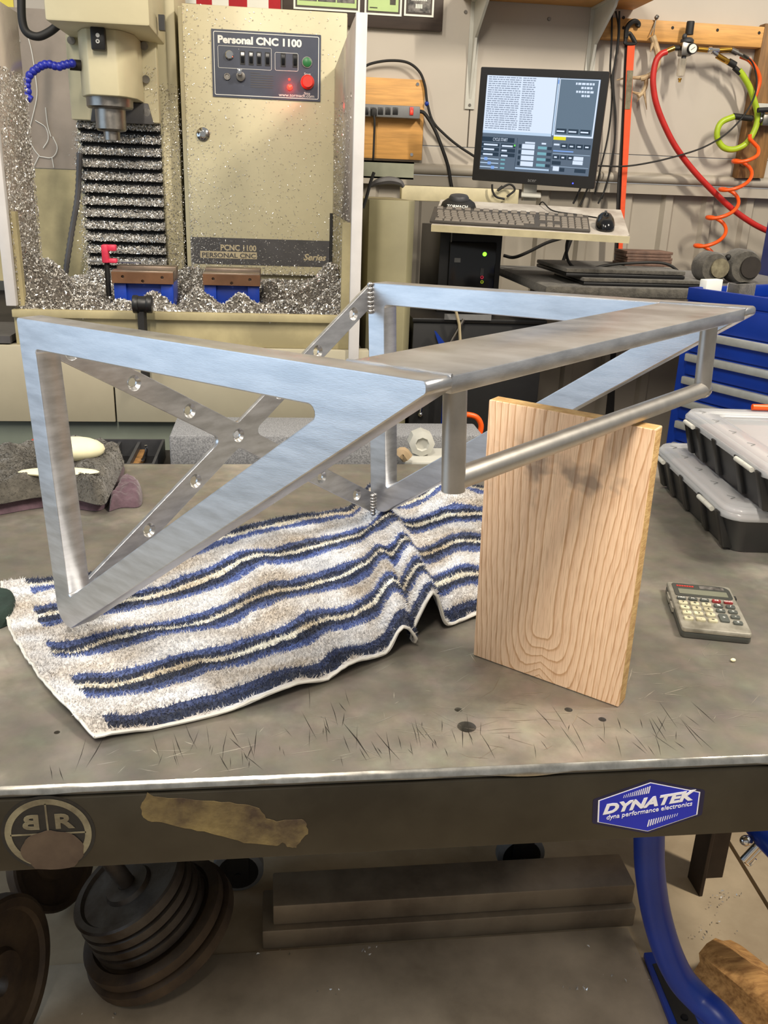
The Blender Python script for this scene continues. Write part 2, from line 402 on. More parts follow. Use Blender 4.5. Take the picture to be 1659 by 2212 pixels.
def oak_material():
    m = bpy.data.materials.new('oak_board'); m.use_nodes = True; nt = m.node_tree; b = nt.nodes['Principled BSDF']
    tc = nd(nt, 'ShaderNodeTexCoord'); sp = nd(nt, 'ShaderNodeSeparateXYZ'); nt.links.new(tc.outputs['Object'], sp.inputs[0])
    def math_(op, a, b2=None, c=None):
        n = nd(nt, 'ShaderNodeMath', operation=op)
        for i, q in enumerate((a, b2, c)):
            if q is None: continue
            if isinstance(q, (int, float)): n.inputs[i].default_value = q
            else: nt.links.new(q, n.inputs[i])
        return n.outputs[0]
    # board local: x across (0..0.171), z along (0..0.30); a U-shaped arch centred near x = 0.082 with its foot at z = 0.05
    dx = math_('SUBTRACT', sp.outputs['X'], 0.082); lean = math_('MULTIPLY', sp.outputs['Z'], 0.02); dx = math_('SUBTRACT', dx, lean)
    dx = math_('MULTIPLY', dx, math_('ADD', 1.0, math_('MULTIPLY', sp.outputs['Z'], -0.9)))
    zz = math_('SUBTRACT', 0.062, sp.outputs['Z']); zz = math_('MAXIMUM', zz, 0.0); zz = math_('MULTIPLY', zz, 0.85); zz = math_('MULTIPLY', zz, math_('MAXIMUM', math_('SUBTRACT', 1.0, math_('MULTIPLY', math_('ABSOLUTE', dx), 15.0)), 0.0))
    mp = nd(nt, 'ShaderNodeMapping'); mp.inputs['Scale'].default_value = (22, 22, 5); nt.links.new(tc.outputs['Object'], mp.inputs['Vector'])
    nz = nd(nt, 'ShaderNodeTexNoise', Scale=1.0, Detail=3.0); nt.links.new(mp.outputs['Vector'], nz.inputs['Vector'])
    dx = math_('ADD', dx, math_('MULTIPLY', math_('SUBTRACT', nz.outputs['Fac'], 0.5), 0.016))
    r = math_('SQRT', math_('ADD', math_('MULTIPLY', dx, dx), math_('MULTIPLY', zz, zz)))
    mp9 = nd(nt, 'ShaderNodeMapping'); mp9.inputs['Scale'].default_value = (300, 300, 40); nt.links.new(tc.outputs['Object'], mp9.inputs['Vector'])
    nz9 = nd(nt, 'ShaderNodeTexNoise', Scale=1.0, Detail=2.0); nt.links.new(mp9.outputs['Vector'], nz9.inputs['Vector'])
    r = math_('ADD', r, math_('MULTIPLY', math_('SUBTRACT', nz9.outputs['Fac'], 0.5), 0.0016))
    sn = math_('ADD', 0.0, math_('POWER', math_('DIVIDE', math_('MAXIMUM', r, 0.0002), 0.0125), 1.3)); sn = math_('FRACT', math_('ADD', sn, 0.3))
    rp = nd(nt, 'ShaderNodeValToRGB'); e = rp.color_ramp.elements
    e[0].position = 0.0; e[0].color = (*lin((204,160,118)), 1); e[1].position = 1.0; e[1].color = (*lin((236,200,164)), 1)
    for p_, c_ in ((.08, (202,158,116)), (.24, (232,194,158)), (.93, (240,206,170))):
        q = e.new(p_); q.color = (*lin(c_), 1)
    nt.links.new(sn, rp.inputs['Fac'])
    mp2 = nd(nt, 'ShaderNodeMapping'); mp2.inputs['Scale'].default_value = (900, 900, 38); nt.links.new(tc.outputs['Object'], mp2.inputs['Vector'])
    n2 = nd(nt, 'ShaderNodeTexNoise', Scale=1.0, Detail=3.0); nt.links.new(mp2.outputs['Vector'], n2.inputs['Vector'])
    rq = nd(nt, 'ShaderNodeValToRGB'); rq.color_ramp.elements[0].position = .36; rq.color_ramp.elements[1].position = .52
    rq.color_ramp.elements[0].color = (.74,.66,.6,1); rq.color_ramp.elements[1].color = (1,1,1,1); nt.links.new(n2.outputs['Fac'], rq.inputs['Fac'])
    mx = nd(nt, 'ShaderNodeMix', data_type='RGBA', blend_type='MULTIPLY'); mx.inputs['Factor'].default_value = .7
    nt.links.new(rp.outputs['Color'], mx.inputs['A']); nt.links.new(rq.outputs['Color'], mx.inputs['B'])
    n3 = nd(nt, 'ShaderNodeTexNoise', Scale=22.0, Detail=3.0); nt.links.new(tc.outputs['Object'], n3.inputs['Vector'])
    # dark smudges in a band below the top of the board
    g = math_('SUBTRACT', sp.outputs['Z'], 0.232); g = math_('MULTIPLY', math_('ABSOLUTE', g), 22.0); g = math_('SUBTRACT', 1.0, g); g = math_('MAXIMUM', g, 0.0)
    sm = math_('MULTIPLY', g, math_('MULTIPLY', math_('MAXIMUM', math_('SUBTRACT', n3.outputs['Fac'], 0.5), 0.0), 7.0)); sm = math_('MINIMUM', sm, 0.6)
    mx2 = nd(nt, 'ShaderNodeMix', data_type='RGBA'); nt.links.new(sm, mx2.inputs['Factor']); nt.links.new(mx.outputs['Result'], mx2.inputs['A']); mx2.inputs['B'].default_value = (*lin((92,84,78)), 1)
    nt.links.new(mx2.outputs['Result'], b.inputs['Base Color']); b.inputs['Roughness'].default_value = .6
    bp = nd(nt, 'ShaderNodeBump', Strength=.25, Distance=.0006); nt.links.new(rq.outputs['Color'], bp.inputs['Height']); nt.links.new(bp.outputs['Normal'], b.inputs['Normal'])
    MATS['oak'] = m
oak_material()
mat('oak_edge', (206,172,116), 0.7, col2=(172,134,82), scale=60, stretch=(1,1,3), bump=.3, bscale=240)

def towel_material():
    m = bpy.data.materials.new('striped_towel'); m.use_nodes = True; nt = m.node_tree; b = nt.nodes['Principled BSDF']
    uv = nd(nt, 'ShaderNodeUVMap', uv_map='uv'); sp = nd(nt, 'ShaderNodeSeparateXYZ'); nt.links.new(uv.outputs[0], sp.inputs[0])
    mp = nd(nt, 'ShaderNodeMapping'); mp.inputs['Scale'].default_value = (14, 9, 1); nt.links.new(uv.outputs[0], mp.inputs['Vector'])
    nz = nd(nt, 'ShaderNodeTexNoise', Scale=1.0, Detail=4.0); nt.links.new(mp.outputs['Vector'], nz.inputs['Vector'])
    ad = nd(nt, 'ShaderNodeMath', operation='MULTIPLY_ADD'); nt.links.new(nz.outputs['Fac'], ad.inputs[0]); ad.inputs[1].default_value = .05; nt.links.new(sp.outputs['Y'], ad.inputs[2])
    sb = nd(nt, 'ShaderNodeMath', operation='SUBTRACT'); nt.links.new(ad.outputs[0], sb.inputs[0]); sb.inputs[1].default_value = .025
    rp = nd(nt, 'ShaderNodeValToRGB'); cr = rp.color_ramp; cr.interpolation = 'CONSTANT'
    cream, blue, dark, white = lin((224,226,230)), lin((92,112,172)), lin((54,64,92)), lin((238,238,230))
    st = [(0.0, cream), (.014, dark), (.05, lin((70,84,128))), (.078, cream)]
    for c in (.235, .475, .715, .94):
        if c > .9: st += [(c-.05, blue), (c-.012, white), (c+.012, dark)]
        else: st += [(c-.074, blue), (c-.044, dark), (c-.013, white), (c+.008, dark), (c+.036, blue), (c+.064, cream)]
    while len(cr.elements) > 1: cr.elements.remove(cr.elements[-1])
    cr.elements[0].position = 0; cr.elements[0].color = (*st[0][1], 1)
    for p_, c_ in st[1:]:
        e = cr.elements.new(min(p_, 1)); e.color = (*c_, 1)
    nt.links.new(sb.outputs[0], rp.inputs['Fac'])
    lt_ = nd(nt, 'ShaderNodeMath', operation='LESS_THAN'); lt_.inputs[1].default_value = .018
    n9 = nd(nt, 'ShaderNodeMath', operation='MULTIPLY_ADD'); nt.links.new(nz.outputs['Fac'], n9.inputs[0]); n9.inputs[1].default_value = -.03; nt.links.new(sp.outputs['X'], n9.inputs[2]); nt.links.new(n9.outputs[0], lt_.inputs[0])
    mxe = nd(nt, 'ShaderNodeMix', data_type='RGBA'); nt.links.new(lt_.outputs[0], mxe.inputs['Factor']); nt.links.new(rp.outputs['Color'], mxe.inputs['A']); mxe.inputs['B'].default_value = (*cream, 1)
    n2 = nd(nt, 'ShaderNodeTexNoise', Scale=7.0, Detail=4.0); nt.links.new(uv.outputs[0], n2.inputs['Vector'])
    rq = nd(nt, 'ShaderNodeValToRGB'); rq.color_ramp.elements[0].position = .35; rq.color_ramp.elements[1].position = .62
    rq.color_ramp.elements[0].color = (*lin((210,198,182)), 1); rq.color_ramp.elements[1].color = (1,1,1,1); nt.links.new(n2.outputs['Fac'], rq.inputs['Fac'])
    mx = nd(nt, 'ShaderNodeMix', data_type='RGBA', blend_type='MULTIPLY'); mx.inputs['Factor'].default_value = 1
    nt.links.new(mxe.outputs['Result'], mx.inputs['A']); nt.links.new(rq.outputs['Color'], mx.inputs['B'])
    n4 = nd(nt, 'ShaderNodeTexNoise', Scale=260.0, Detail=2.0); nt.links.new(uv.outputs[0], n4.inputs['Vector'])
    mx3 = nd(nt, 'ShaderNodeMix', data_type='RGBA', blend_type='OVERLAY'); mx3.inputs['Factor'].default_value = .22
    nt.links.new(mx.outputs['Result'], mx3.inputs['A']); nt.links.new(n4.outputs['Fac'], mx3.inputs['B'])
    nt.links.new(mx3.outputs['Result'], b.inputs['Base Color']); b.inputs['Roughness'].default_value = .95; b.inputs['Specular IOR Level'].default_value = .1
    b.inputs['Sheen Weight'].default_value = .3
    MATS['towel'] = m
towel_material()
# ------------------------------------------------------------------ the setting
WY = 3.15                                   # face of the back wall
fl = thing('floor', (0.3, 1.5, 0), 'bare concrete floor with a saw-cut joint', None, kind='structure')
jx = 0.0
# joint runs away to the right of the table leg: through uz(1605,1870) and uz(1659,1960)
ja, jb = uz(1604, 1868, 0), uz(1659, 1958, 0); jd = (jb-ja).normalized(); jn = V((jd.y, -jd.x, 0))
if jn.x < 0: jn = -jn
def slab(c0, c1, sgn):
    mb = MB(); g = 0.005
    A, B = c0-jd*6, c0+jd*6
    mb.prism([A+jn*g*sgn, B+jn*g*sgn, B+jn*9*sgn, A+jn*9*sgn], (0,0,-0.08)); return mb
slab(ja, jb, 1).build('slab', 'concrete', fl); slab(ja, jb, -1).build('slab', 'concrete', fl)
mb = MB(); mb.box((-6,-6,-0.10), (7,8,-0.05)); mb.build('joint_filler', 'crack_dark', fl)

wall = thing('wall_back', (0.4, WY, 0), 'painted shop wall, smooth sheets above ribbed metal', None, kind='structure')
zr = uy(1450, 388, WY).z                    # rail height
xs = [-2.2, -0.62, uy(1017, 200, WY).x, 2.05, 3.2]
for i in range(4):
    mb = MB(); mb.box((xs[i]+.0015, WY, zr+.075), (xs[i+1]-.0015, WY+.03, 3.6)); mb.build('panel', 'wall_paint', wall, bevel=.0012, bseg=1)
mb = MB(); mb.box((-2.2, WY+.001, zr+.02), (3.2, WY+.03, zr+.073)); mb.build('strip', 'wall_paint', wall)
mb = MB()                                   # ribbed sheet below the rail
prof = []; x = -2.2
while x < 3.2:
    prof += [(x,0),(x+.10,0),(x+.112,-.016),(x+.138,-.016),(x+.15,0)]; x += .15
    
n = len(prof)
mb.add([(a, WY+.03+b, 0) for a,b in prof]+[(a, WY+.03+b, zr-.02) for a,b in prof], [(i,i+1,n+i+1,n+i) for i in range(n-1)])
mb.build('ribbed_sheet', 'wall_metal', wall, recalc=False, angle=20)
mb = MB(); mb.tube([(-2.2, WY-.012, zr), (3.2, WY-.012, zr)], .016, 14); mb.box((-2.2, WY-.012, zr-.05), (3.2, WY+.03, zr-.018)); mb.box((-2.2, WY-.004, zr), (3.2, WY+.03, zr+.02))
tag(mb.build('trim_1', 'wall_metal'), 'painted rail and ledge running along the back wall', None, kind='structure')

# ------------------------------------------------------------------ welding table
TZ = 0.9; YF, YB = 0.666, 1.604; XL, XR = -0.95, 1.03
tb = thing('welding_table', (.04, 1.13, 0), 'scratched steel welding table with stickers on its front edge', 'table')
hl = uz(1008, 1570, TZ); h1 = uz(990, 1533, TZ); h2 = uz(1228, 1533, TZ); h3 = uz(1301, 1554, TZ); h4 = uz(123, 1582, TZ)
loops = [[V((XL,YF+.004)),V((XR,YF+.004)),V((XR,YB)),V((XL,YB))]]
for h, r in ((hl,.0095),(h1,.004),(h2,.0042),(h3,.004),(h4,.0028)): loops.append(circle(h.x, h.y, r, 20)[::-1])
plate('top_plate', loops, .012, Matrix.Translation((0,0,TZ-.006)), 'tabletop', tb)
mb = MB()                                   # worn, ground front edge of the plate: a rounded strip of uneven width
k = 220; rows = []
for i in range(k+1):
    x = XL+(XR-XL)*i/k; j = mnoise.noise(V((x*45,0,0)))*.0012+mnoise.noise(V((x*160,3,0)))*.0007
    low = .0065+max(0, mnoise.noise(V((x*11,9,0))))*.010
    rows += [(x,YF+.0042,TZ-.0001),(x,YF+.0022+j,TZ-.0012-abs(j)*.5),(x,YF+.0004+j*.6,TZ-.0038),(x,YF-.0004,TZ-low),(x,YF+.0045,TZ-low-.0005)]
mb.add(rows, [(i*5+j,i*5+j+1,i*5+j+6,i*5+j+5) for i in range(k) for j in range(4)]); mb.build('worn_edge', 'worn_edge', tb, angle=60)
za = uy(500, 1857, YF).z
mb = MB(); mb.box((XL, YF, za), (XR, YF+.008, TZ-.0125)); mb.build('front_apron', 'apron_steel', tb, bevel=.0015)
mb = MB(); mb.box((XL, YF+.009, za), (XR, YF+.07, za+.008)); mb.build('apron_flange', 'apron_steel', tb)
mb = MB(); mb.box((XL, YB-.008, za), (XR, YB, TZ-.0125)); mb.build('rear_apron', 'apron_steel', tb)
for s in (XL, XR-.008):
    mb = MB(); mb.box((s, YF+.009, za), (s+.008, YB-.009, TZ-.0125)); mb.build('side_apron', 'apron_steel', tb)
la = uz(1510, 1937, 0); lb2 = uz(1582, 1932, 0)
for (lx, ly) in ((la.x, la.y), (XL+.06, la.y), (XL+.06, YF+.06), (XR-.1, YF+.06)):
    mb = MB(); mb.prism([(lx,ly,0),(lx+.008,ly,0),(lx+.008,ly+.05,0),(lx+.078,ly+.05,0),(lx+.078,ly+.058,0),(lx,ly+.058,0)], (0,0,TZ-.0125))
    mb.build('leg', 'leg_steel', tb, bevel=.001, bseg=1)
# scratches cut by grinders, thickest near the front edge
random.seed(21); mb = MB(); mc = MB()
def scratch(dst, p, a, L, wd):
    d = V((math.cos(a), math.sin(a), 0)); nrm = V((-d.y, d.x, 0)); q = V(p)
    if q.y < YF+.006 or (q+d*L).y < YF+.006: return
    z = V((0,0,TZ+.00012)); b = V((q.x,q.y,0))+z; e = b+d*L; mid = (b+e)/2+nrm*random.uniform(-.02,.02)*L
    dst.add([b, mid+nrm*wd, e, mid-nrm*wd], [(0,3,2,1)])
def ok(x, y):
    return True
for i in range(110):
    c = random.choice([(330,1655),(450,1640),(520,1640),(640,1620),(760,1640),(820,1625),(900,1625),(980,1620),(1060,1620),(1150,1610),(1300,1600),(1420,1600),(1520,1590),(700,1570),(150,1690)])
    p = uz(c[0]+random.gauss(0,45), c[1]+random.gauss(0,22), TZ)
    scratch(mb, p, random.gauss(1.62,.24), random.uniform(.010,.055), random.uniform(.0002,.0005))
for a_, b_ in (((1324,1565),(1377,1642)),((1316,1597),(1346,1645)),((1394,1590),(1420,1641)),((740,1560),(800,1640))):
    p, q = uz(*a_, TZ), uz(*b_, TZ); d = q-p; scratch(mb, p, math.atan2(d.y,d.x), d.length, .0008)
for i in range(150):
    c = random.choice([(620,1600),(780,1590),(900,1560),(1050,1570),(1150,1560),(1450,1540),(300,1650),(1000,1480),(1350,1500),(1500,1450)])
    p = uz(c[0]+random.gauss(0,70), c[1]+random.gauss(0,35), TZ)
    scratch(mc, p, random.gauss(.1,.5), random.uniform(.006,.045), random.uniform(.0002,.0006))
tag(mb.build('scratches', 'scratch_dark', tb, recalc=False, smooth=False), kind='stuff')
tag(mc.build('bright_scratches', 'scratch_light', tb, recalc=False, smooth=False), kind='stuff')
# rusted remains of an old sticker
def apx(px, py): p = uy(px, py, YF); return (p.x, p.z)
AF = Matrix(((1,0,0,0),(0,0,-1,YF),(0,1,0,0),(0,0,0,1)))       # 2D (x, z) on the apron face, normal to -y
def afr(d): f_ = AF.copy(); f_.translation = V((0, YF-d, 0)); return f_
out = [(318,1712),(340,1722),(420,1726),(480,1732),(530,1738),(560,1745),(575,1768),(600,1775),(650,1768),(664,1780),(663,1800),(650,1815),(640,1830),(628,1831),(612,1820),(598,1826),(540,1822),(500,1812),(440,1795),(400,1790),(350,1775),(318,1772),(304,1760),(306,1735)]
pts = []
for i in range(len(out)):
    a, b = V(out[i]), V(out[(i+1)%len(out)])
    for t in (0,.33,.66): q = a.lerp(b,t); pts.append(V(apx(q.x+random.uniform(-2.5,2.5), q.y+random.uniform(-2,2))))
o = plate('sticker_residue', [pts], .0006, afr(.0003), 'rust_patch', tb); tag(o, 'yellow-brown torn sticker residue')
# round decal, half worn away
dc = V(apx(105, 1800)); dr = (V(apx(207,1795))-V(apx(3,1803))).length/2
def clipz(L): return [V((p.x, max(p.y, za+.0005))) for p in L]
o = plate('round_decal', [clipz(circle(dc.x,dc.y,dr,64))], .0004, afr(.0002), 'decal_black', tb); tag(o, 'worn round black and cream decal with letters B and R')
RD = o
def ring(r0, r1, mt, d=.0007):
    plate('ring', [clipz(circle(dc.x,dc.y,r1,64)), clipz(circle(dc.x,dc.y,r0,64))[::-1]], .0003, afr(d), mt, RD)
ring(dr*.78, dr*.92, 'decal_cream')
for a, b in (((-.02,0),(.02,.80)), ((-.80,-.02),(.80,.02))):
    plate('line', [[V((dc.x+dr*a[0],dc.y+dr*a[1])),V((dc.x+dr*b[0],dc.y+dr*a[1])),V((dc.x+dr*b[0],dc.y+dr*b[1])),V((dc.x+dr*a[0],dc.y+dr*b[1]))]], .0003, afr(.0007), 'decal_cream', RD)
def tfr(x, z, d, ang=0.0):
    f_ = frame((x, YF-d, z), (math.cos(ang),0,math.sin(ang)), (-math.sin(ang),0,math.cos(ang)), (0,-1,0)); return f_
text('letter_b', 'B', dr*.52, tfr(dc.x-dr*.33, dc.y+dr*.30, .0007), 'decal_cream', RD, align='CENTER', bold=.035, flip=True, xs=1.25)
text('letter_r', 'R', dr*.52, tfr(dc.x+dr*.34, dc.y+dr*.30, .0007), 'decal_cream', RD, align='CENTER', bold=.035, xs=1.25)
pp = []
for i in range(40):
    t = 2*PI*i/40; r = dr*(.62+.10*mnoise.noise(V((math.cos(t)*2.2,math.sin(t)*2.2,4)))); pp.append(V((dc.x+dr*.06+r*1.08*math.cos(t), dc.y-dr*.46+r*.88*math.sin(t))))
plate('rust_wear', [clipz(pp)], .0003, afr(.0010), 'decal_rust', RD)
# blue hexagonal sticker
hx = [V(apx(*q)) for q in ((1281,1727),(1405,1684),(1523,1707),(1516,1760),(1398,1800),(1279,1778))]
HS = plate('hexagon_sticker', [roundpoly(hx,.003)], .0004, afr(.0002), 'sticker_edge', tb); tag(HS, 'blue hexagonal sticker with white lettering')
hc = sum(hx, V((0,0)))/6
def sh(s): return [hc+(p-hc)*s for p in hx]
plate('border', [sh(.91)], .0003, afr(.0006), 'sticker_white', HS); plate('field', [sh(.885)], .0003, afr(.0008), 'sticker_blue', HS)
ang = math.atan2((V(apx(1500,1725))-V(apx(1300,1758))).y, (V(apx(1500,1725))-V(apx(1300,1758))).x)
p = V(apx(1300,1749)); L = (V(apx(1501,1727))-p).length
o = text('lettering', 'DYNATEK', .0150, tfr(p.x, p.y, .0011, ang), 'sticker_white', HS, bold=.045, shear=.3, fit=L)
p = V(apx(1308,1765))
text('small_lettering', 'dyna performance electronics', .0072, tfr(p.x, p.y, .0011, ang), 'sticker_white', HS, shear=.2, fit=L*.92)
for side in (0, 1):
    for i in range(13):
        if side == 0:
            q0 = V(apx(1402-i*4.6, 1697+i*1.6)); h = .008-.0004*i
        else:
            q0 = V(apx(1398+i*5.2, 1784-i*1.9)); h = .008-.0004*i
        wd = .0006-.00003*i
        plate('stripe', [[q0+V((-wd,-h if side==0 else 0)),q0+V((wd,-h if side==0 else 0)),q0+V((wd+.0006,0 if side==0 else h)),q0+V((-wd+.0006,0 if side==0 else h))]], .0002, afr(.0011), 'sticker_white', HS)

# ------------------------------------------------------------------ welded aluminium bracket
bv = V((.659,-.751,.046)).normalized(); bu = V((.751,.660,.015)); bw = bv.cross(bu).normalized(); bu = bw.cross(bv).normalized()
BR_ = Matrix((bv, bu, bw)).transposed()
br = thing('aluminum_bracket', (-.241,.920,.912), 'welded aluminum bracket of two triangular frames resting on towel and board', 'bracket', rot=BR_)
BM = WM[br.name]
Lt, Lb, Wd, T = .532, .3514, .5104, .026
def FZ(y): # 2D (X, Z) of the bracket at depth y; plate normal along -Y
    return BM@Matrix(((1,0,0,0),(0,0,-1,y),(0,1,0,0),(0,0,0,1)))
for yy, r1 in ((0,.004),(Wd,.012)):
    outer = roundpoly([(0,0),(.528,.528*.65),(.528,Lb),(0,Lb)], [.020,.004,.005,r1], 8)
    inner = roundpoly([(.031,.0562),(.440,.322),(.031,.322)], [.003,.006,.005], 6)
    plate('side_frame', [outer, inner[::-1]], T, FZ(yy+T/2), 'aluminum', br, bevel=.0012)
c0, c1 = .2634, .181; hv = .0158; sl = .618
def zl(y, s, o_): return c1+s*sl*(y-c0)+o_*hv
ya, yb = T, Wd
dd = hv/sl
XP = [(ya,zl(ya,-1,1)),(ya,zl(ya,-1,-1)),(c0-dd,c1),(ya,zl(ya,1,1)),(ya,zl(ya,1,-1)),(c0,c1-hv),(yb,zl(yb,-1,-1)),(yb,zl(yb,-1,1)),(c0+dd,c1),(yb,zl(yb,1,-1)),(yb,zl(yb,1,1)),(c0,c1+hv)]
XR_ = [0,0,.007,0,0,.007,0,0,.007,0,0,.007]
holes = [(c0,c1)]
for yv in (.052,.122,.193,.334,.405,.475): holes += [(yv, zl(yv,-1,0)), (yv, zl(yv,1,0))]
FB = BM@Matrix(((0,0,1,.003),(1,0,0,0),(0,1,0,0),(0,0,0,1)))  # 2D (Y, Z), normal +X
XB = plate('cross_brace', [roundpoly(XP, XR_, 5)]+[circle(a,b,.0085,18)[::-1] for a,b in holes], .006, FB, 'aluminum', br, bevel=.0006)
csk = None
for a, b in holes:
    mb = MB(); ce = BM@V((.006,a,b)); ax = (BM.to_3x3()@X).normalized(); xx = ax.orthogonal().normalized(); yy = ax.cross(xx); n = 18
    P = []
    for r, h in ((.0085,0),(.0052,-.0032),(.0052,-.006)):
        P += [ce+ax*h+(xx*math.cos(2*PI*i/n)+yy*math.sin(2*PI*i/n))*r for i in range(n)]
    mb.add(P, [(j*n+i, j*n+(i+1)%n, (j+1)*n+(i+1)%n, (j+1)*n+i) for j in range(2) for i in range(n)]); mb.build('countersink', 'weld', XB, recalc=False)
def bb(mb, a, b): # box given in bracket coordinates
    x0,y0,z0 = a; x1,y1,z1 = b
    P = [BM@V(q) for q in ((x0,y0,z0),(x1,y0,z0),(x1,y1,z0),(x0,y1,z0),(x0,y0,z1),(x1,y0,z1),(x1,y1,z1),(x0,y1,z1))]
    return mb.add(P, [(0,3,2,1),(4,5,6,7),(0,1,5,4),(1,2,6,5),(2,3,7,6),(3,0,4,7)])
bb(MB(), (.434,T,Lb-.0125), (.527,Wd,Lb-.0004)).build('cross_plate', 'aluminum', br, bevel=.0012)
TX, TZt = .505, .270; y1, y2 = .058, .476
for yv in (y1, y2):
    mb = MB(); mb.cyl(BM@V((TX,yv,Lb-.0125)), BM@V((TX,yv,TZt-(.008 if yv==y1 else .004))), .0085, n=28); mb.build('tube_upright', 'aluminum_tube', br)
mb = MB(); mb.cyl(BM@V((TX,y1,TZt)), BM@V((TX,y2+.004,TZt)), .0083, n=28); mb.build('tube_rail', 'aluminum_tube', br)
mb = MB(); mb.ball(BM@V((TX,y2+.002,TZt)), .0093, 16, 10); mb.build('tube_corner', 'weld', br)
for yv in (.5104,):
    for z0, z1 in ((.312,.349),(.012,.040)):
        mb = MB(); k = 7
        for i in range(k):
            z = z0+(z1-z0)*i/(k-1); mb.ball(BM@V((.0065,yv-.002,z)), (.0042,.0042,.0036), 10, 6)
        mb.build('weld_bead', 'weld', br)
for yv in (T+.001,):
    for z0, z1 in ((.312,.342),(.020,.048)):
        mb = MB()
        for i in range(6):
            mb.ball(BM@V((.0065,yv+.002,z0+(z1-z0)*i/5)), (.004,.004,.0035), 10, 6)
        mb.build('weld_bead', 'weld', br)
random.seed(5)
for yv in (T, Wd):
    mb = MB(); pts = [BM@V((.434+.093*i/14, yv, Lb-.0004+random.uniform(-.0003,.0003))) for i in range(15)]
    mb.tube(pts, .0014, 6); mb.build('weld_seam', 'aluminum', br)

# ------------------------------------------------------------------ oak board
a, b = uz(1022,1416,TZ), uz(1332,1528,TZ); d = (b-a).normalized(); nb = V((-d.y, d.x, 0)); 
if nb.y < 0: nb = -nb
tl = math.radians(-2.0); up = (Z*math.cos(tl)+nb*math.sin(tl)).normalized(); nb2 = d.cross(up); nb2 = -nb2 if nb2.y < 0 else nb2
BD = Matrix((d, nb2, up)).transposed()
bd = thing('oak_board', tuple(a+Z*.0005), 'short oak board standing on end under the bracket tube', 'board', rot=BD)
W_, H_, T_ = .173, .2985, .0195
B4 = WM[bd.name]
mb = MB(); mb.add([B4@V(q) for q in ((0,0,0),(W_,0,0),(W_,T_,0),(0,T_,0),(0,0,H_),(W_,0,H_),(W_,T_,H_),(0,T_,H_))],
    [(0,3,2,1),(4,5,6,7),(0,1,5,4),(1,2,6,5),(2,3,7,6),(3,0,4,7)])
mb.m = [1,1,0,1,0,1]
mb.build('plank', ['oak','oak_edge'], bd, bevel=.0014)

# ------------------------------------------------------------------ striped towel with pile
F_ = [(205,1604),(330,1580),(480,1546),(600,1514),(700,1478),(760,1452),(830,1424),(880,1400),(930,1375),(985,1352),(1040,1335),(1100,1318)]
B_ = [(6,1273),(150,1253),(290,1222),(430,1180),(520,1145),(620,1125),(720,1105),(800,1098),(880,1090),(960,1078),(1040,1062),(1120,1050)]
Fs = spline([uz(x,y,TZ) for x,y in F_], 10); Bs = spline([uz(x,y,TZ) for x,y in B_], 10)
NS, NT = 150, 110
def samp(P, s):
    t = s*(len(P)-1); i = min(int(t), len(P)-2); return P[i].lerp(P[i+1], t-i)
def bump1(x): return math.exp(-x*x)
def towel_pt(s, t):
    f, b_ = samp(Fs, s), samp(Bs, s); 
    p = f.lerp(b_, t)
    # left edge bulges: the photo's outline runs (205,1604) (130,1480) (48,1370) (35,1310) (6,1273)
    if s < .25:
        k = (1-s/.25)**2; p += V((-.018, -.012, 0))*math.sin(PI*t)*k
    h = .007+.004*mnoise.noise(V((p.x*7,p.y*9,5)))+.0025*mnoise.noise(V((p.x*14,p.y*14,0)))+.0015*mnoise.noise(V((p.x*40,p.y*40,2)))
    # two folds running back from the near edge, a third low one
    s1 = .60+.035*t; s2 = .735-.10*t; s3 = .90-.04*t
    h += .030*bump1((s-s1)/.030)*(1-.6*t)
    h += .050*bump1((s-s2)/.030)*(1-.55*t)
    h += .012*bump1((s-.86+.04*t)/.05)*(1-.3*t)*t*2
    h += .016*bump1((s-.82)/.08)*bump1((t-.93)/.15)
    h -= .004*bump1((s-.665)/.02)*(1-t)
    # folds pull the cloth together
    p += V((.010*bump1((s-s1-.03)/.03)-.012*bump1((s-s2+.04)/.03), 0, 0))*(1-t)
    # left corner rises a little
    h += .010*bump1((s-.02)/.05)*bump1((t-.45)/.3)
    # pressed flat where the bracket stands
    for q in ((-.225,.905),(.128,1.255)):
        dq = math.hypot(p.x-q[0], p.y-q[1]); h -= (h-.0045 if q[0] < 0 else h-.010)*bump1(dq/.030)
    # creases
    h += .0035*math.sin(30*s+7*t+2*mnoise.noise(V((s*5,t*5,0))))*bump1((s-.35)/.4)+.004*mnoise.noise(V((s*9,t*6,7)))
    p.z = TZ+max(.0032, h); return p
G = [[towel_pt(i/NS, j/NT) for j in range(NT+1)] for i in range(NS+1)]
mb = MB(); mb.uv = []
for i in range(NS+1):
    for j in range(NT+1): mb.v.append(G[i][j]); mb.uv.append((i/NS, j/NT))
for i in range(NS):
    for j in range(NT): mb.f.append([i*(NT+1)+j, (i+1)*(NT+1)+j, (i+1)*(NT+1)+j+1, i*(NT+1)+j+1]); mb.m.append(0)
tw = thing('striped_towel', tuple(G[75][50]*1), 'rumpled cream towel with blue stripes spread under the bracket', 'towel')
o = mb.build('cloth', 'towel', tw, recalc=False, angle=180)
md = o.modifiers.new('thickness', 'SOLIDIFY'); md.thickness = .0022; md.offset = -1
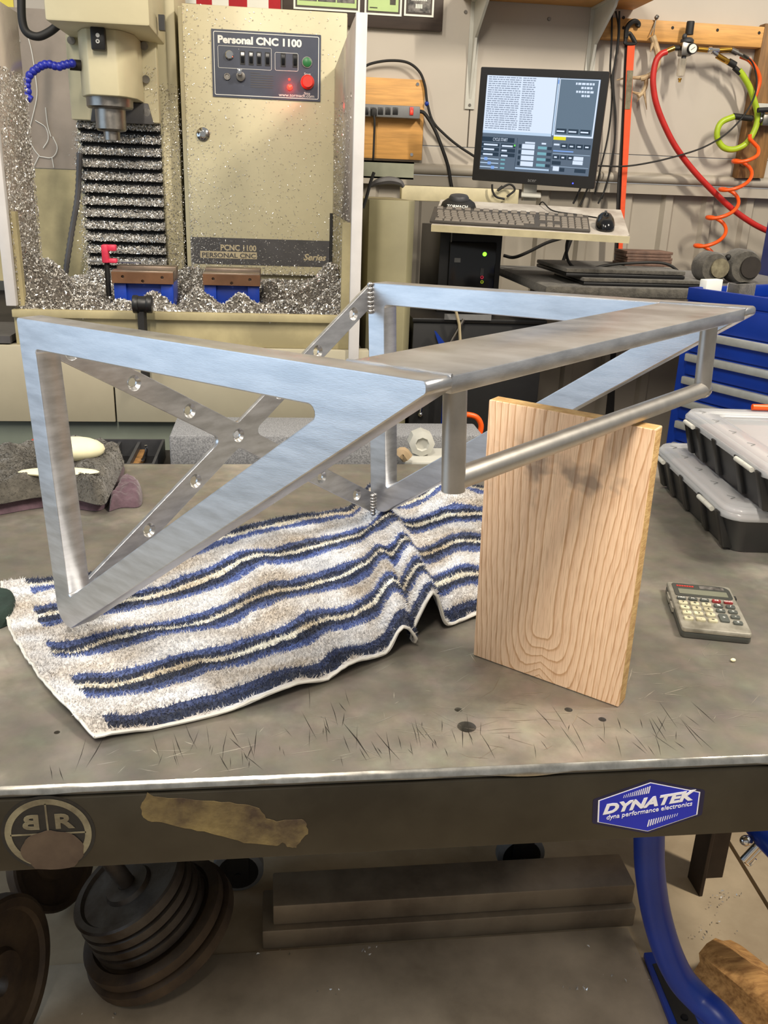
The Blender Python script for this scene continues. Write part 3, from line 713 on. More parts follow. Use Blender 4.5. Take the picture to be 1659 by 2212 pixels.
# sewn hem along the near and left edges
for nm, path in (('hem', [G[i][0] for i in range(0,NS+1,2)]), ('hem', [G[0][j] for j in range(0,NT+1,2)])):
    mb = MB(); mb.tube([p+Z*.0002+V((random.gauss(0,.0004),random.gauss(0,.0004),random.gauss(0,.0003))) for p in path], .0017, 6); mb.build(nm, 'tape_white', tw)
mb = MB(); mb.uv = []; random.seed(3)
for q in range(95000):
    s, t = random.random(), .012+random.random()*.985
    fi, fj = s*NS, t*NT; i, j = min(int(fi),NS-1), min(int(fj),NT-1)
    p = G[i][j]+(G[i+1][j]-G[i][j])*(fi-i)+(G[i][j+1]-G[i][j])*(fj-j)
    n_ = (G[i+1][j]-G[i][j]).cross(G[i][j+1]-G[i][j]).normalized()
    L = random.uniform(.0028,.0058); dr_ = (n_+V((random.gauss(0,.6),random.gauss(0,.6),random.gauss(0,.3)))).normalized()
    sd = dr_.cross(V((random.random()-.5,random.random()-.5,random.random()-.5))).normalized()*random.uniform(.0005,.0009)
    u = (s, t+random.uniform(-.004,.004)); k = len(mb.v)
    mb.v += [p-sd, p+sd, p+dr_*L]; mb.uv += [u,u,u]; mb.f.append([k,k+1,k+2]); mb.m.append(0)
tag(mb.build('pile', 'towel', tw, recalc=False, smooth=False), kind='stuff')

# ------------------------------------------------------------------ calculator
q = [uz(x,y,TZ+.013) for x,y in ((1448,1256),(1580,1270),(1622,1370),(1464,1356))]
cx = ((q[1]-q[0])+(q[2]-q[3])).normalized(); cc = (q[0]+q[1]+q[2]+q[3])/4; cy = Z.cross(cx)
cl = thing('calculator', (cc.x,cc.y,TZ), 'worn silver pocket calculator with cream and grey keys on steel table', 'calculator', rot=Matrix((cx,cy,Z)).transposed())
CM = WM[cl.name]; cw = ((q[1]-q[0]).length+(q[2]-q[3]).length)/4; ch = ((q[0]-q[3]).length+(q[1]-q[2]).length)/4
def cfr(z): return CM@Matrix.Translation((0,0,z))
R4 = lambda x0,y0,x1,y1: [(x0,y0),(x1,y0),(x1,y1),(x0,y1)]
plate('base', [roundpoly(R4(-cw,-ch,cw,ch),.006)], .007, cfr(.004), 'calc_dark', cl, bevel=.001)
plate('shell', [roundpoly(R4(-cw,-ch,cw,ch),.005)], .006, cfr(.0105), 'calc_silver', cl, bevel=.0018)
SP = plate('display_panel', [roundpoly(R4(-cw*.86,ch*.36,cw*.92,ch*.93),[.004,.006,.012,.004])], .0012, cfr(.0138), 'calc_dark', cl, bevel=.0003)
plate('display', [roundpoly(R4(-cw*.72,ch*.44,cw*.78,ch*.66),.001)], .0006, cfr(.0146), 'calc_lcd', SP)
plate('solar_cell', [R4(-cw*.02,ch*.74,cw*.74,ch*.87)], .0005, cfr(.0146), 'photo_dark', SP)
mb = MB()
for i in range(7): mb.obox(CM@V((-cw*.70+i*.0032,ch*.80,.0146)), cx, cy, Z, .0013, .0017, .0003)
mb.build('worn_red_print', 'print_red', SP)
kx = [-.72,-.37,-.02,.34,.70]; rows = [.22,.02,-.19,-.40,-.63]
lab = [['MRC','M-','M+','CE','ON/C'],['7','8','9','%','√'],['4','5','6','×','÷'],['1','2','3','+','-'],['0','.','=','','+']]
lab[1][4] = '/'
for r in range(5):
    for c in range(5):
        if r == 4 and c == 3: continue
        x0, y0 = cw*kx[c], ch*rows[r]
        mt = 'calc_key_cream'
        if c >= 3 or r == 0: mt = 'calc_key_grey'
        if r == 0 and c >= 3: mt = 'calc_key_red'
        wx, wy = cw*.135, ch*(.062 if r else .052)
        yo = y0
        if r == 3 and c == 3: wy = ch*.15; yo = y0-ch*.09
        kk = plate('key', [roundpoly(R4(x0-wx,yo-wy,x0+wx,yo+wy),.0022,3)], .003, cfr(.0145), mt, cl, bevel=.0005)
        t_ = lab[r][c]
        text('key_symbol', t_, .0065 if len(t_) < 2 else .0042, CM@Matrix.Translation((x0,yo,.0161)), 'print_dark' if mt=='calc_key_cream' else 'label_white', kk, ext=.0001, align='CENTER', bold=.02)
for s in (.45,.05): 
    mb = MB(); mb.obox(CM@V((-cw-.0012,ch*s,.007)), cx, cy, Z, .0012, ch*.15, .003); mb.build('side_clip', 'calc_silver', cl)
mb = MB(); mb.obox(CM@V((cw+.0015,ch*.60,.007)), cx, cy, Z, .0018, ch*.06, .004); mb.build('side_clip', 'print_dark', cl)
# ------------------------------------------------------------------ milling machine
YM, YC = 1.95, 2.60
ml = thing('milling_machine', (-.2, 2.2, 0), 'cream CNC milling machine covered in metal chips behind the table', 'machine')
zl_ = uy(400, 676, YM).z; zp1 = uy(300, 750, YM).z; zp0 = uy(300, 912, YM).z
XA, XB_ = uy(25, 675, YM).x, uy(757, 640, YM).x
mb = MB(); mb.box((-1.4, YM+.02, 0), (.19, 2.9, zp0)); mb.build('base', 'green_grey', ml, bevel=.003)
xs_ = uy(247, 850, YM).x
for x0, x1 in ((-1.4, xs_-.0015), (xs_+.0015, uy(795,830,YM).x)):
    mb = MB(); mb.box((x0, YM, zp0), (x1, YM+.03, zp1)); mb.build('stand_panel', 'panel_paint', ml, bevel=.002)
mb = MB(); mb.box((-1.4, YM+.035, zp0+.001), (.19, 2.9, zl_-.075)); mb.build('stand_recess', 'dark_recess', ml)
mb = MB(); mb.box((-1.4, YM+.005, zp1+.003), (XA-.01, YM+.2, zp1+.018)); mb.build('side_ledge', 'stripe_grey', ml)
mb = MB(); mb.box((XA, YM, zl_-.016), (XB_+.02, YM+.02, zl_)); mb.box((XA, YM+.02, zl_-.074), (XB_+.02, 2.57, zl_-.06)); mb.box((XA, YM+.012, zl_-.074), (XB_+.02, YM+.02, zl_-.016)); mb.build('chip_tray', 'cream_dirty', ml, bevel=.0015)
# enclosure
pr0, pr1 = uy(759,480,YM).x, uy(782,480,YM).x; zt = uy(785,28,YM).z
mb = MB(); mb.box((pr0, YM-.006, zl_-.12), (pr1, YM+.012, zt)); mb.build('enclosure_post', 'post_white', ml, bevel=.001)
pl0, pl1 = uy(13,640,YM).x, uy(35,640,YM).x
mb = MB(); mb.box((pl0, YM-.006, zl_+.008), (pl1, YM+.012, zt)); mb.build('enclosure_post', 'post_white', ml, bevel=.001)
cr0, cr1 = uy(737,600,YM+.03).x, uy(757,600,YM+.03).x; cl0, cl1 = uy(35,640,YM+.03).x, uy(54,640,YM+.03).x
mb = MB(); mb.box((cr0, YM+.02, zl_), (cr1, YM+.04, uy(745,482,YM).z)); mb.build('enclosure_strip', 'cream_dirty', ml)
mb = MB(); mb.box((cl0, YM+.02, zl_), (cl1, YM+.04, uy(30,458,YM).z)); mb.build('enclosure_strip', 'cream_dirty', ml)
xr, xl = pr0+.004, cl0+.004
ybk = min(2.5, ux(72, 400, xl).y)
zq = uy(745, 470, 2.3).z
mb = MB(); mb.add([(xr,YM+.012,zq),(xr,YC-.004,zq),(xr,YC-.004,zt-.03),(xr,YM+.06,zt-.004),(xr,YM+.012,zt-.004)], [(0,1,2,3,4)])
o = mb.build('side_window', 'poly_sheet', ml, recalc=False); o.modifiers.new('t','SOLIDIFY').thickness = .004
mb = MB(); mb.add([(xl,YM+.012,zl_),(xl,ybk,zl_),(xl,ybk,zt),(xl,YM+.012,zt)], [(0,1,2,3)])
o = mb.build('side_window', 'poly_sheet', ml, recalc=False); o.modifiers.new('t','SOLIDIFY').thickness = .004
mb = MB(); mb.box((xr-.004, YM+.05, zl_), (xr+.004, YC-.004, zq)); mb.build('side_wall', 'cream_dirty', ml)
mb = MB(); mb.box((xr-.012, YC-.03, zl_), (xr-.005, YC-.006, zq)); mb.build('dark_gap_strip', 'rubber_black', ml)  # black strip standing in for the shaded gap at the panel's back edge
ts = uy(745,470,2.5)
# rear of the enclosure at the left
zc = uy(100, 365, 2.75).z
mb = MB(); mb.box((-1.0, 2.75, zl_-.03), (-.50, 2.76, zc)); mb.build('rear_panel', 'cream_dirty', ml)
mb = MB(); mb.box((-1.0, 2.748, zc+.002), (-.50, 2.752, uy(100,20,2.75).z)); mb.build('rear_curtain', 'poly_sheet', ml)
# glue trails on the curtain
random.seed(11); mb = MB()
for pts in ([(55,60),(68,110),(75,165),(80,205),(72,245),(60,290)],[(60,290),(72,320),(85,338)],[(75,260),(100,275),(105,300),(95,320)],[(97,232),(102,270),(112,295)],[(112,295),(122,320),(112,340),(85,338)],[(85,338),(75,360)],[(112,340),(118,362)],[(30,30),(35,60),(45,90)]):
    mb.tube(spline([uy(a+random.uniform(-2,2),b,2.744) for a,b in pts],4), .0012, 5)
mb.build('glue_trails', 'label_white', ml)
# column, way cover
mb = MB(); mb.box((-.52, 2.64, zl_-.03), (uy(388,300,2.64).x, 2.98, 2.3)); mb.build('column', 'cream_paint', ml, bevel=.004)
wc = MB(); wx0, wx1 = uy(172,330,2.6).x, uy(349,330,2.6).x
zw1, zw0 = uy(260,258,2.6).z, zl_
wc.box((wx0+.004, 2.61, zw0), (wx1-.004, 2.635, zw1)); WC = wc.build('way_cover', 'rubber_black', ml)
NF = 13; fh = (zw1-zw0)/NF; FOLDS = []
f0 = None
for i in range(NF):
    z0 = zw0+fh*i
    if f0 is None:
        mb = MB(); prof = [(2.609,0),(2.588,fh*.30),(2.588,fh*.42),(2.609,fh*.80)]
        mb.prism([(wx0,y,z0+z) for y,z in prof], (wx1-wx0,0,0)); f0 = mb.build('fold', 'rubber_black', WC); 
    else:
        c = clone(f0, WC, Matrix.Translation((0,0,fh*i)))
    FOLDS.append(z0)
# saddle plate with bolts, head
mb = MB(); mb.box((uy(142,100,2.56).x, 2.56, uy(250,262,2.56).z), (uy(339,150,2.56).x, 2.60, 1.72)); SDL = mb.build('saddle', 'cream_paint', ml, bevel=.003)
bolt0 = None
for (px,py) in ((312,100),(316,172),(318,243),(155,88)):
    p = uy(px,py,2.555); mb = MB(); mb.cyl(p, p+V((0,-.010,0)), .0095, n=14); mb.build('bolt', 'steel', SDL)
mb = MB(); mb.box((uy(97,42,2.3).x, 2.30, uy(200,50,2.3).z), (uy(324,58,2.3).x, 2.60, 2.25)); mb.build('head', 'cream_paint', ml, bevel=.006, bseg=2)
mb = MB(); p = uy(345,30,2.4); mb.box((p.x-.006,2.42,uy(345,62,2.4).z),(p.x+.008,2.44,uy(345,28,2.4).z)); mb.build('head_latch','black_plastic',ml)
s0, s1 = uy(160,120,2.38).x, uy(285,120,2.38).x; zs0 = uy(230,207,2.38).z; zs1 = uy(200,50,2.3).z
oct_ = [(s0,2.44),(s0+.02,2.385),(s0+.032,2.372),(s1-.034,2.372),(s1-.02,2.385),(s1,2.44),(s1,2.558),(s0,2.558)]
mb = MB(); mb.prism([(a,b,zs0) for a,b in oct_], (0,0,zs1-zs0)); mb.build('spindle_housing', 'cream_paint', ml, bevel=.003)
p = uy(237,215,2.45); sc_ = V((p.x, 2.45, zs0)); k = (uy(290,215,2.45).x-uy(190,215,2.45).x)/2
mb = MB(); mb.lathe([(k,0),(k,-.02),(k*.94,-.024),(k*.66,-.026),(k*.66,-.07),(k*.6,-.074),(k*.36,-.076),(k*.36,-.095),(k*.2,-.096)], sc_, Z, 36); mb.build('spindle', 'steel', ml)
mb = MB(); mb.prism([(s0+.006,2.545,zs0-.001),(s1+.010,2.545,zs0-.001),(s1+.022,2.545,zs0-.05),(s0-.004,2.545,zs0-.05)],(0,.013,0)); mb.build('spindle_guard','stripe_grey',ml, bevel=.002)
a, b = uy(196,58,2.365), uy(231,111,2.365); mb = MB(); mb.box((a.x,2.35,b.z),(b.x,2.371,a.z)); SW = mb.build('light_switch', 'black_plastic', ml, bevel=.004)
for py, m_ in ((76,'label_white'),(89,'label_white')):
    p = uy(211,py,2.349); mb = MB(); mb.lathe([(.0045,0),(.0045,-.001)] if py==76 else [(.0045,0),(.0045,-.0008)], p, V((0,1,0)), 18); mb.build('dot', m_, SW)
    if py == 89: mb = MB(); mb.cyl(p+V((0,-.0008,0)), p+V((0,-.0014,0)), .002, n=12); mb.build('dot', 'black_plastic', SW)
pts = spline([uy(x,y,2.40) for x,y in ((156,137),(140,140),(125,144),(108,139),(95,140),(80,148),(68,158),(60,170),(58,185),(60,200),(57,209))], 5)
mb = MB(); L = 0; last = pts[0]
for p in pts:
    if (p-last).length > .010 or p is pts[0]: mb.ball(p, .0098, 10, 7); last = p
mb.tube(pts, .0062, 8); mb.cyl(pts[-1]+V((-.012,0,.008)), pts[-1]+V((.012,0,-.006)), .012, .008, 12); mb.build('coolant_hose', 'blue_plastic', ml)
p = uy(158,140,2.42); mb = MB(); mb.cyl(p+V((-.008,0,0)), p+V((.03,.01,0)), .012, n=14); mb.build('hose_fitting', 'dark_recess', ml)
mb = MB(); mb.tube(spline([uy(x,y,2.42) for x,y in ((46,-60),(46,0),(48,45),(58,70),(82,79),(108,68),(130,50))],6), .0095, 10); mb.build('power_cable', 'rubber_black', ml)
pts = spline([uy(x,y,2.57) for x,y in ((172,330),(168,420),(155,500),(143,580),(137,640))],14)
mb = MB(); mb.tube(pts, [.0085 if i%2 else .0068 for i in range(len(pts))], 8); mb.build('flexible_conduit', 'stripe_grey', ml)
# electrical cabinet
zc0 = uy(560,592,YC).z; zc1 = uy(570,18,YC).z; xc0, xc1 = uy(393,300,YC).x, uy(752,30,YC).x
mb = MB(); mb.box((xc0, YC+.012, zl_-.03), (xc1, 2.98, zc1-.004)); mb.build('cabinet', 'cream_paint', ml, bevel=.003)
mb = MB(); mb.box((xc0+.012, YC-.006, zc0), (xc1-.002, YC+.008, zc1)); CB = mb.build('cabinet_door', 'cream_paint', ml, bevel=.003)
YD = YC-.0065
def dq(px, py, d=0.0): p = uy(px, py, YD); return V((p.x, YD-d, p.z))
def dfr(p, d, ang=0.0): return frame((p.x, YD-d, p.z), (1,0,0), (0,0,1), (0,-1,0))
p = dq(439,290); mb = MB(); mb.lathe([(.0175,0),(.0172,-.003),(.0140,-.006),(.0075,-.008),(.0075,-.010),(.0070,-.011)], p, V((0,1,0)), 28); mb.build('door_lock', 'chrome', CB)
P2 = lambda px, py: V((dq(px,py).x, dq(px,py).z))
def dflat(name, quad, mt, par, d, r=0.0, t=.0006):
    f_ = Matrix(((1,0,0,0),(0,0,-1,YD-d),(0,1,0,0),(0,0,0,1)))
    return plate(name, [roundpoly(quad, r) if r else quad], t, f_, mt, par)
CPX = 1.0
qa, qb = dq(456,62), dq(692,220)
def lp(u, v): return V((qa.x+(qb.x-qa.x)*u, qa.z+(qb.z-qa.z)*v))       # control panel coordinates 0..1
def lrect(u0,v0,u1,v1): return [lp(u0,v0),lp(u1,v0),lp(u1,v1),lp(u0,v1)]
CP = dflat('control_panel', lrect(0,0,1,1), 'label_navy', ml, .001, .002, .002); tag(CP, 'dark grey operator panel with switches, buttons and lettering')
def loopframe(name, u0,v0,u1,v1, w, mt='label_white'):
    f_ = Matrix(((1,0,0,0),(0,0,-1,YD-.0024),(0,1,0,0),(0,0,0,1)))
    a_ = lrect(u0,v0,u1,v1); W1 = V((w,-w))
    b_ = [a_[0]+V((w,-w)), a_[1]+V((-w,-w)), a_[2]+V((-w,w)), a_[3]+V((w,w))]
    plate(name, [roundpoly(a_,.004), roundpoly(b_,.003)[::-1]], .0004, f_, mt, CP)
loopframe('border', .018,.03,.982,.97, .0016); loopframe('outline', .055,.235,.545,.565,.0008); loopframe('outline', .575,.29,.79,.56,.0008)
pw = qb.x-qa.x; ph_ = qa.z-qb.z
def ltext(nm, s, u, v, size, width=None, mt='label_white', bold=0.0):
    q = lp(u,v); text(nm, s, size, frame((q.x, YD-.0025, q.y), (1,0,0), (0,0,1), (0,-1,0)), mt, CP, ext=.0002, bold=bold, fit=width)
ltext('lettering', 'Personal CNC 1100', .055, .15, .0235, pw*.765, bold=.045)
ltext('lettering', 'www.tormach.com', .61, .925, .011, pw*.33)
ltext('lettering', 'Start', .845, .595, .009); ltext('lettering', 'Stop', .845, .885, .009)
for i, r in enumerate((.62,.655,.69,.725,.76,.795,.83)):
    q = lp(.35, r); mb = MB(); mb.box((q.x, YD-.0026, q.y), (q.x+pw*(.09 if i==0 else .20+.01*(i%2)), YD-.0022, q.y+.0016)); mb.build('small_print', 'stripe_grey', CP)
q = lp(.16,.37); mb = MB(); mb.lathe([(.0105,0),(.0105,-.006),(.0085,-.008)], V((q.x,YD-.002,q.y)), Y, 24); mb.build('push_button', 'chrome', CP)
for i, u in enumerate((.28,.357,.43,.507,.652,.762)):
    q0, q1 = lp(u-.022,.30), lp(u+.022,.50)
    mb = MB(); mb.box((q0.x,YD-.0035,q1.y),(q1.x,YD-.002,q0.y)); RS = mb.build('rocker_switch', 'black_plastic', CP)
    mb = MB(); zm = (q0.y+q1.y)/2; mb.prism([(q0.x+.002,YD-.0035,q1.y+.003),(q0.x+.002,YD-.007,zm+.002),(q0.x+.002,YD-.0035,q0.y-.002)], (q1.x-q0.x-.004,0,0)); mb.build('rocker', 'black_gloss', CP)
for u, v, r, h, mt in ((.872,.415,.0115,.006,'green_button'),(.877,.71,.0155,.016,'red_plastic')):
    q = lp(u,v); c_ = V((q.x,YD-.002,q.y)); mb = MB(); mb.lathe([(r*1.15,0),(r*1.15,-.003)], c_, Y, 26); mb.build('bezel', 'steel' if mt=='green_button' else 'red_plastic', CP)
    mb = MB(); mb.lathe([(r,-.003),(r,-h*.8),(r*.85,-h)], c_, Y, 26); mb.build('push_button', mt, CP)
q = lp(.135,.69); mb = MB(); mb.lathe([(.009,0),(.008,-.004),(.006,-.004),(.005,-.001)], V((q.x,YD-.002,q.y)), Y, 20); mb.build('jack', 'steel', CP)
q = lp(.26,.68); c_ = V((q.x,YD-.002,q.y)); mb = MB(); mb.lathe([(.012,0),(.0115,-.008),(.008,-.009)], c_, Y, 22); mb.build('key_lock', 'steel', CP); mb = MB(); mb.box((c_.x-.008,c_.y-.026,c_.z+.001),(c_.x+.004,c_.y-.009,c_.z+.016)); mb.build('key', 'chrome', CP, bevel=.002)
q = lp(.712,.80); c_ = V((q.x,YD-.002,q.y)); mb = MB(); mb.lathe([(.0075,0),(.007,-.006),(.003,-.009)], c_, Y, 18); LD = mb.build('indicator_lamp', 'led_red', CP)
q = lp(.708,.685); mb = MB(); mb.lathe([(.003,0),(.0025,-.002)], V((q.x,YD-.002,q.y)), Y, 12); mb.build('indicator_lamp', 'led_red', CP)
lt = bpy.data.lights.new('indicator_glow', 'POINT'); lt.energy = .11; lt.color = (1,.04,.02); lt.shadow_soft_size = .006
lo = bpy.data.objects.new('indicator_glow', lt); COL.objects.link(lo); lo.location = c_+V((0,-.018,0))
# grey stripe with lettering low on the door
z1_, z0_ = dq(560,516).z, dq(560,573).z
dflat('stripe', [V((xc0+.013,z1_)),V((xc1-.003,z1_)),V((xc1-.003,z0_)),V((xc0+.013,z0_))], 'stripe_grey', CB, .0005, 0, .0008)
a_, b_ = dq(432,527), dq(555,560)
dflat('stripe_label', [V((a_.x,a_.z-.018)),V((b_.x,a_.z-.018)),V((b_.x,b_.z)),V((a_.x,b_.z))], 'label_tan', CB, .0012, 0, .0006)
q = dq(436,553); text('lettering', 'PERSONAL CNC', .017, frame((q.x,YD-.0016,q.z+.003),X,Z,-Y), 'stripe_grey', CB, ext=.0002, fit=b_.x-a_.x-.008, bold=.02)
q = dq(476,535); text('lettering', 'PCNC 1100', .021, frame((q.x,YD-.0012,q.z),X,Z,-Y), 'label_tan', CB, ext=.0002, fit=b_.x-q.x-.002, bold=.03)
q = dq(655,556); text('lettering', 'Series', .024, frame((q.x,YD-.0012,q.z),X,Z,-Y), 'label_tan', CB, ext=.0002, bold=.03, shear=.3, fit=.064)
# guard sheet and box to the right of the enclosure
g0 = uy(800,420,2.35).x; g1 = uy(884,420,2.35).x; g2 = uy(905,440,2.35).x; zg = uy(880,434,2.35).z
mb = MB(); mb.prism([(g0,2.38,.3),(g1,2.35,.3),(g1+.006,2.36,.3),(g2,2.42,.3),(g2,2.9,.3),(g0,2.9,.3)], (0,0,zg-.3)); mb.build('side_cabinet', 'olive_paint', ml, bevel=.002)
a_, b_ = uy(790,346,2.40), uy(893,388,2.40)
mb = MB(); mb.box((pr1+.03,2.40,b_.z),(b_.x,2.404,a_.z)); mb.box((pr1+.03,2.40,a_.z-.004),(b_.x,2.46,a_.z)); mb.box((pr1+.03,2.40,b_.z),(b_.x,2.46,b_.z+.004)); mb.build('tube_beam', 'beam_green', ml)

# ------------------------------------------------------------------ chips: flakes lying on real surfaces
random.seed(2)
def flakes(mb, n, pos, size=(.003,.007), up=None, flat=0.0):
    for i in range(n):
        p, nr = pos()
        if p is None: continue
        a1 = V((random.gauss(0,1),random.gauss(0,1),random.gauss(0,1))).normalized()
        if flat: a1 = (a1*(1-flat)+nr.orthogonal().normalized()*0+ (a1-nr*a1.dot(nr)).normalized()*flat).normalized()
        b1 = a1.cross(V((random.gauss(0,1),random.gauss(0,1),random.gauss(0,1)))).normalized()
        if flat: b1 = (b1*(1-flat)+a1.cross(nr).normalized()*flat).normalized()
        s = random.uniform(*size); w_ = s*random.uniform(.35,.8); k = len(mb.v); c_ = a1.cross(b1)*s*.25
        mb.v += [p-a1*s*.6, p+b1*w_*.5+c_, p+a1*s*.6, p-b1*w_*.5+c_]; mb.f.append([k,k+1,k+2,k+3]); mb.m.append(0)
HX0, HX1, HY0, HY1 = XA+.004, xr-.008, YM+.012, 2.60
mounds = [(uy(585,625,2.3).x,2.32,.045,.03),(uy(455,640,2.05).x,2.05,.018,.05),(uy(340,650,2.03).x,2.03,.016,.05),(uy(420,590,2.45).x,2.42,.05,.10),(uy(700,640,2.2).x,2.3,.05,.07)]
def hz(x, y):
    h = zl_-.004-.022*min(1,(y-YM)/.12)+.010*mnoise.noise(V((x*16,y*16,0)))+.030*max(0,(y-YM-.2))/.4
    e = min(1, (y-YM)/.08)
    h += .044*math.exp(-((y-2.09)/.045)**2)*(.75+.9*mnoise.noise(V((x*20,3,0))))
    h += .10*math.exp(-((x-HX0)/.05)**2)*e*min(1,max(0,(2.45-y)/.2)) + .05*math.exp(-((x-HX1)/.04)**2)*e
    for mx, my, hh, rr in mounds: h += hh*math.exp(-((x-mx)**2+(y-my)**2)/rr**2)
    return h-.012*(1-e)
mb = MB(); nx, ny = 70, 60
for i in range(nx+1):
    for j in range(ny+1):
        x, y = HX0+(HX1-HX0)*i/nx, HY0+(HY1-HY0)*j/ny; mb.v.append(V((x,y,hz(x,y))))
for i in range(nx):
    for j in range(ny): mb.f.append([i*(ny+1)+j,(i+1)*(ny+1)+j,(i+1)*(ny+1)+j+1,i*(ny+1)+j+1]); mb.m.append(0)
mb.m = [0]*len(mb.f); k0 = len(mb.f)
cb_ = mb.build('chip_pile', 'chip_base', None, recalc=False); tag(cb_, 'deep pile of silver metal chips filling the chip tray', 'metal chips', kind='stuff')
mb = MB()
def pile_pos():
    x = random.uniform(HX0,HX1); y = HY0+(HY1-HY0)*random.random()**1.3; return V((x,y,hz(x,y)+random.uniform(0,.003))), Z
flakes(mb, 30000, pile_pos, (.003,.0085))
tag(mb.build('chip_flakes', 'chips', cb_, recalc=False, smooth=False), kind='stuff')
mb = MB()
def fold_pos():
    x = random.uniform(wx0,wx1); z0 = random.choice(FOLDS); t = random.random()
    if random.random() < .5: return V((x,2.586+.006*max(0,.25-t)-.002*random.random(),z0+fh*(.20+.38*t))), -Y
    return V((x,2.588+.021*t-.002,z0+fh*(.42+.38*t)+.001)), (Z-Y).normalized()
flakes(mb, 24000, fold_pos, (.003,.0062), flat=.4)
def col_pos():
    x = uy(random.gauss(170,6),400,2.57).x; z = random.uniform(zl_,1.5); return V((x,2.605-random.random()*.02,z)), -Y
flakes(mb, 900, col_pos, (.003,.005), flat=.4)
def left_pos():
    y = random.uniform(YM+.014,ybk); z = zl_+(zt-.12-zl_)*random.random()**1.1; return V((xl+.006,y,z)), X
flakes(mb, 5200, left_pos, (.003,.007), flat=.5)
def right_pos():
    y = random.uniform(YM+.05,YC-.03); z = zl_+.45*random.random()**2.2; return V((xr-.005,y,z)), -X
flakes(mb, 1500, right_pos, (.003,.006), flat=.5)
def door_pos():
    x = xc0+.014+(xc1-xc0-.03)*random.random()**2.0; z = zc0+(zc1-zc0)*random.random()**2.7; return V((x,YD-.0015,z)), -Y
flakes(mb, 3600, door_pos, (.0018,.0042), flat=.6)
def strip_pos():
    x = random.uniform(uy(345,300,2.63).x,uy(392,300,2.63).x); z = zl_+.5*random.random()**1.6; return V((x,2.637,z)), -Y
flakes(mb, 1600, strip_pos, (.002,.0045), flat=.6)
def sad_pos():
    x = random.uniform(uy(290,150,2.56).x,uy(338,150,2.56).x); z = random.uniform(1.5,1.66); return V((x,2.556,z)), -Y
flakes(mb, 120, sad_pos, (.002,.0045), flat=.6)
tag(mb.build('clinging_chips', 'chips', ml, recalc=False, smooth=False), kind='stuff')

# ------------------------------------------------------------------ vises
def vise(px0, px1, pyt, y, label):
    a_, b_ = uy(px0,pyt,y), uy(px1,pyt,y); x0, x1 = a_.x, b_.x; zt_ = (a_.z+b_.z)/2; cx_ = (x0+x1)/2; zb = zl_-.058
    t = thing('machine_vise', (cx_, y+.1, zb), label, 'vise', 'machine vises in the chip tray')
    mb = MB(); mb.box((x0,y,zt_-.026),(x1,y+.035,zt_)); mb.build('moving_jaw', 'jaw_steel', t, bevel=.002)
    mb = MB(); mb.box((x0,y+.07,zt_-.026),(x1,y+.115,zt_+.004)); mb.build('fixed_jaw', 'jaw_steel', t, bevel=.002)
    f_ = Matrix(((1,0,0,0),(0,0,-1,y-.004),(0,1,0,0),(0,0,0,1))); w_ = x1-x0
    plate('jaw_plate', [[V((x0,zt_-.028)),V((x1,zt_-.028)),V((x1,zt_-.003)),V((x0,zt_-.003))]]+[circle(x0+w_*u_,zt_-.003-.025*v_,.0034,14)[::-1] for u_,v_ in ((.18,.42),(.82,.42),(.5,.78))], .007, f_, 'jaw_face', t, bevel=.0006)
    mb = MB(); mb.box((x0+.004,y+.012,zb),(x1-.004,y+.13,zt_-.0285)); mb.build('base', 'blue_vise', t, bevel=.003)
    for u0,u1 in ((x0+.002,x0+.03),(x1-.03,x1-.002)):
        mb = MB(); mb.box((u0,y+.002,zb+.004),(u1,y+.03,zt_-.029)); mb.build('slide', 'blue_vise', t, bevel=.002)
    mb = MB(); mb.cyl((cx_,y-.05,zb+.03),(cx_,y+.012,zb+.03),.016,n=20); mb.cyl((cx_,y-.066,zb+.03),(cx_,y-.05,zb+.03),.009,n=6); mb.build('lead_screw', 'stripe_grey', t)
    return t
vise(241,374,585,2.14,'blue machine vise on the left, next to the red stop clamp')
vise(438,562,590,2.17,'blue machine vise on the right, its dark screw end sticking out of the chips')
t = thing('vise_stop', tuple(uy(232,568,2.2)), 'small red stop clamp on a rod beside the left vise', 'clamp')
mb = MB(); a_ = uy(219,528,2.2); b_ = uy(240,568,2.2); mb.box((a_.x,2.19,b_.z),(b_.x-.004,2.215,a_.z)); mb.box((b_.x-.006,2.192,a_.z-.014),(uy(251,530,2.2).x,2.213,a_.z)); mb.box((b_.x-.006,2.192,b_.z),(uy(251,530,2.2).x,2.213,b_.z+.010)); mb.build('clamp_body', 'pink_plastic', t, bevel=.003)
mb = MB(); mb.cyl(uy(193,564,2.205), uy(305,567,2.205), .0022, n=10); mb.build('rod', 'chrome', t)
mb = MB(); p = uy(230,568,2.2); mb.cyl((p.x,2.203,zl_),(p.x,2.203,p.z+.01),.006,n=10); mb.build('upright', 'rubber_black', t)
t = thing('crank_wrench', tuple(uy(306,815,1.925)), 'black T-headed crank wrench standing up in front of the chip tray', 'tool')
mb = MB(); a_ = uy(306,668,1.925); mb.prism([(a_.x+.0095*math.cos(i*PI/3),1.925+.0095*math.sin(i*PI/3),uy(306,820,1.925).z) for i in range(6)], (0,0,a_.z-uy(306,820,1.925).z)); mb.build('shaft', 'rubber_black', t)
mb = MB(); c0_ = uy(289,657,1.925); c1_ = uy(327,657,1.925); mb.cyl(c0_, c1_, .0165, n=18); mb.cyl(c0_-X*.002, c0_+X*.010, .0185, n=18); mb.cyl(c1_-X*.010, c1_+X*.002, .0185, n=18); mb.build('head', 'black_plastic', t, bevel=.002)

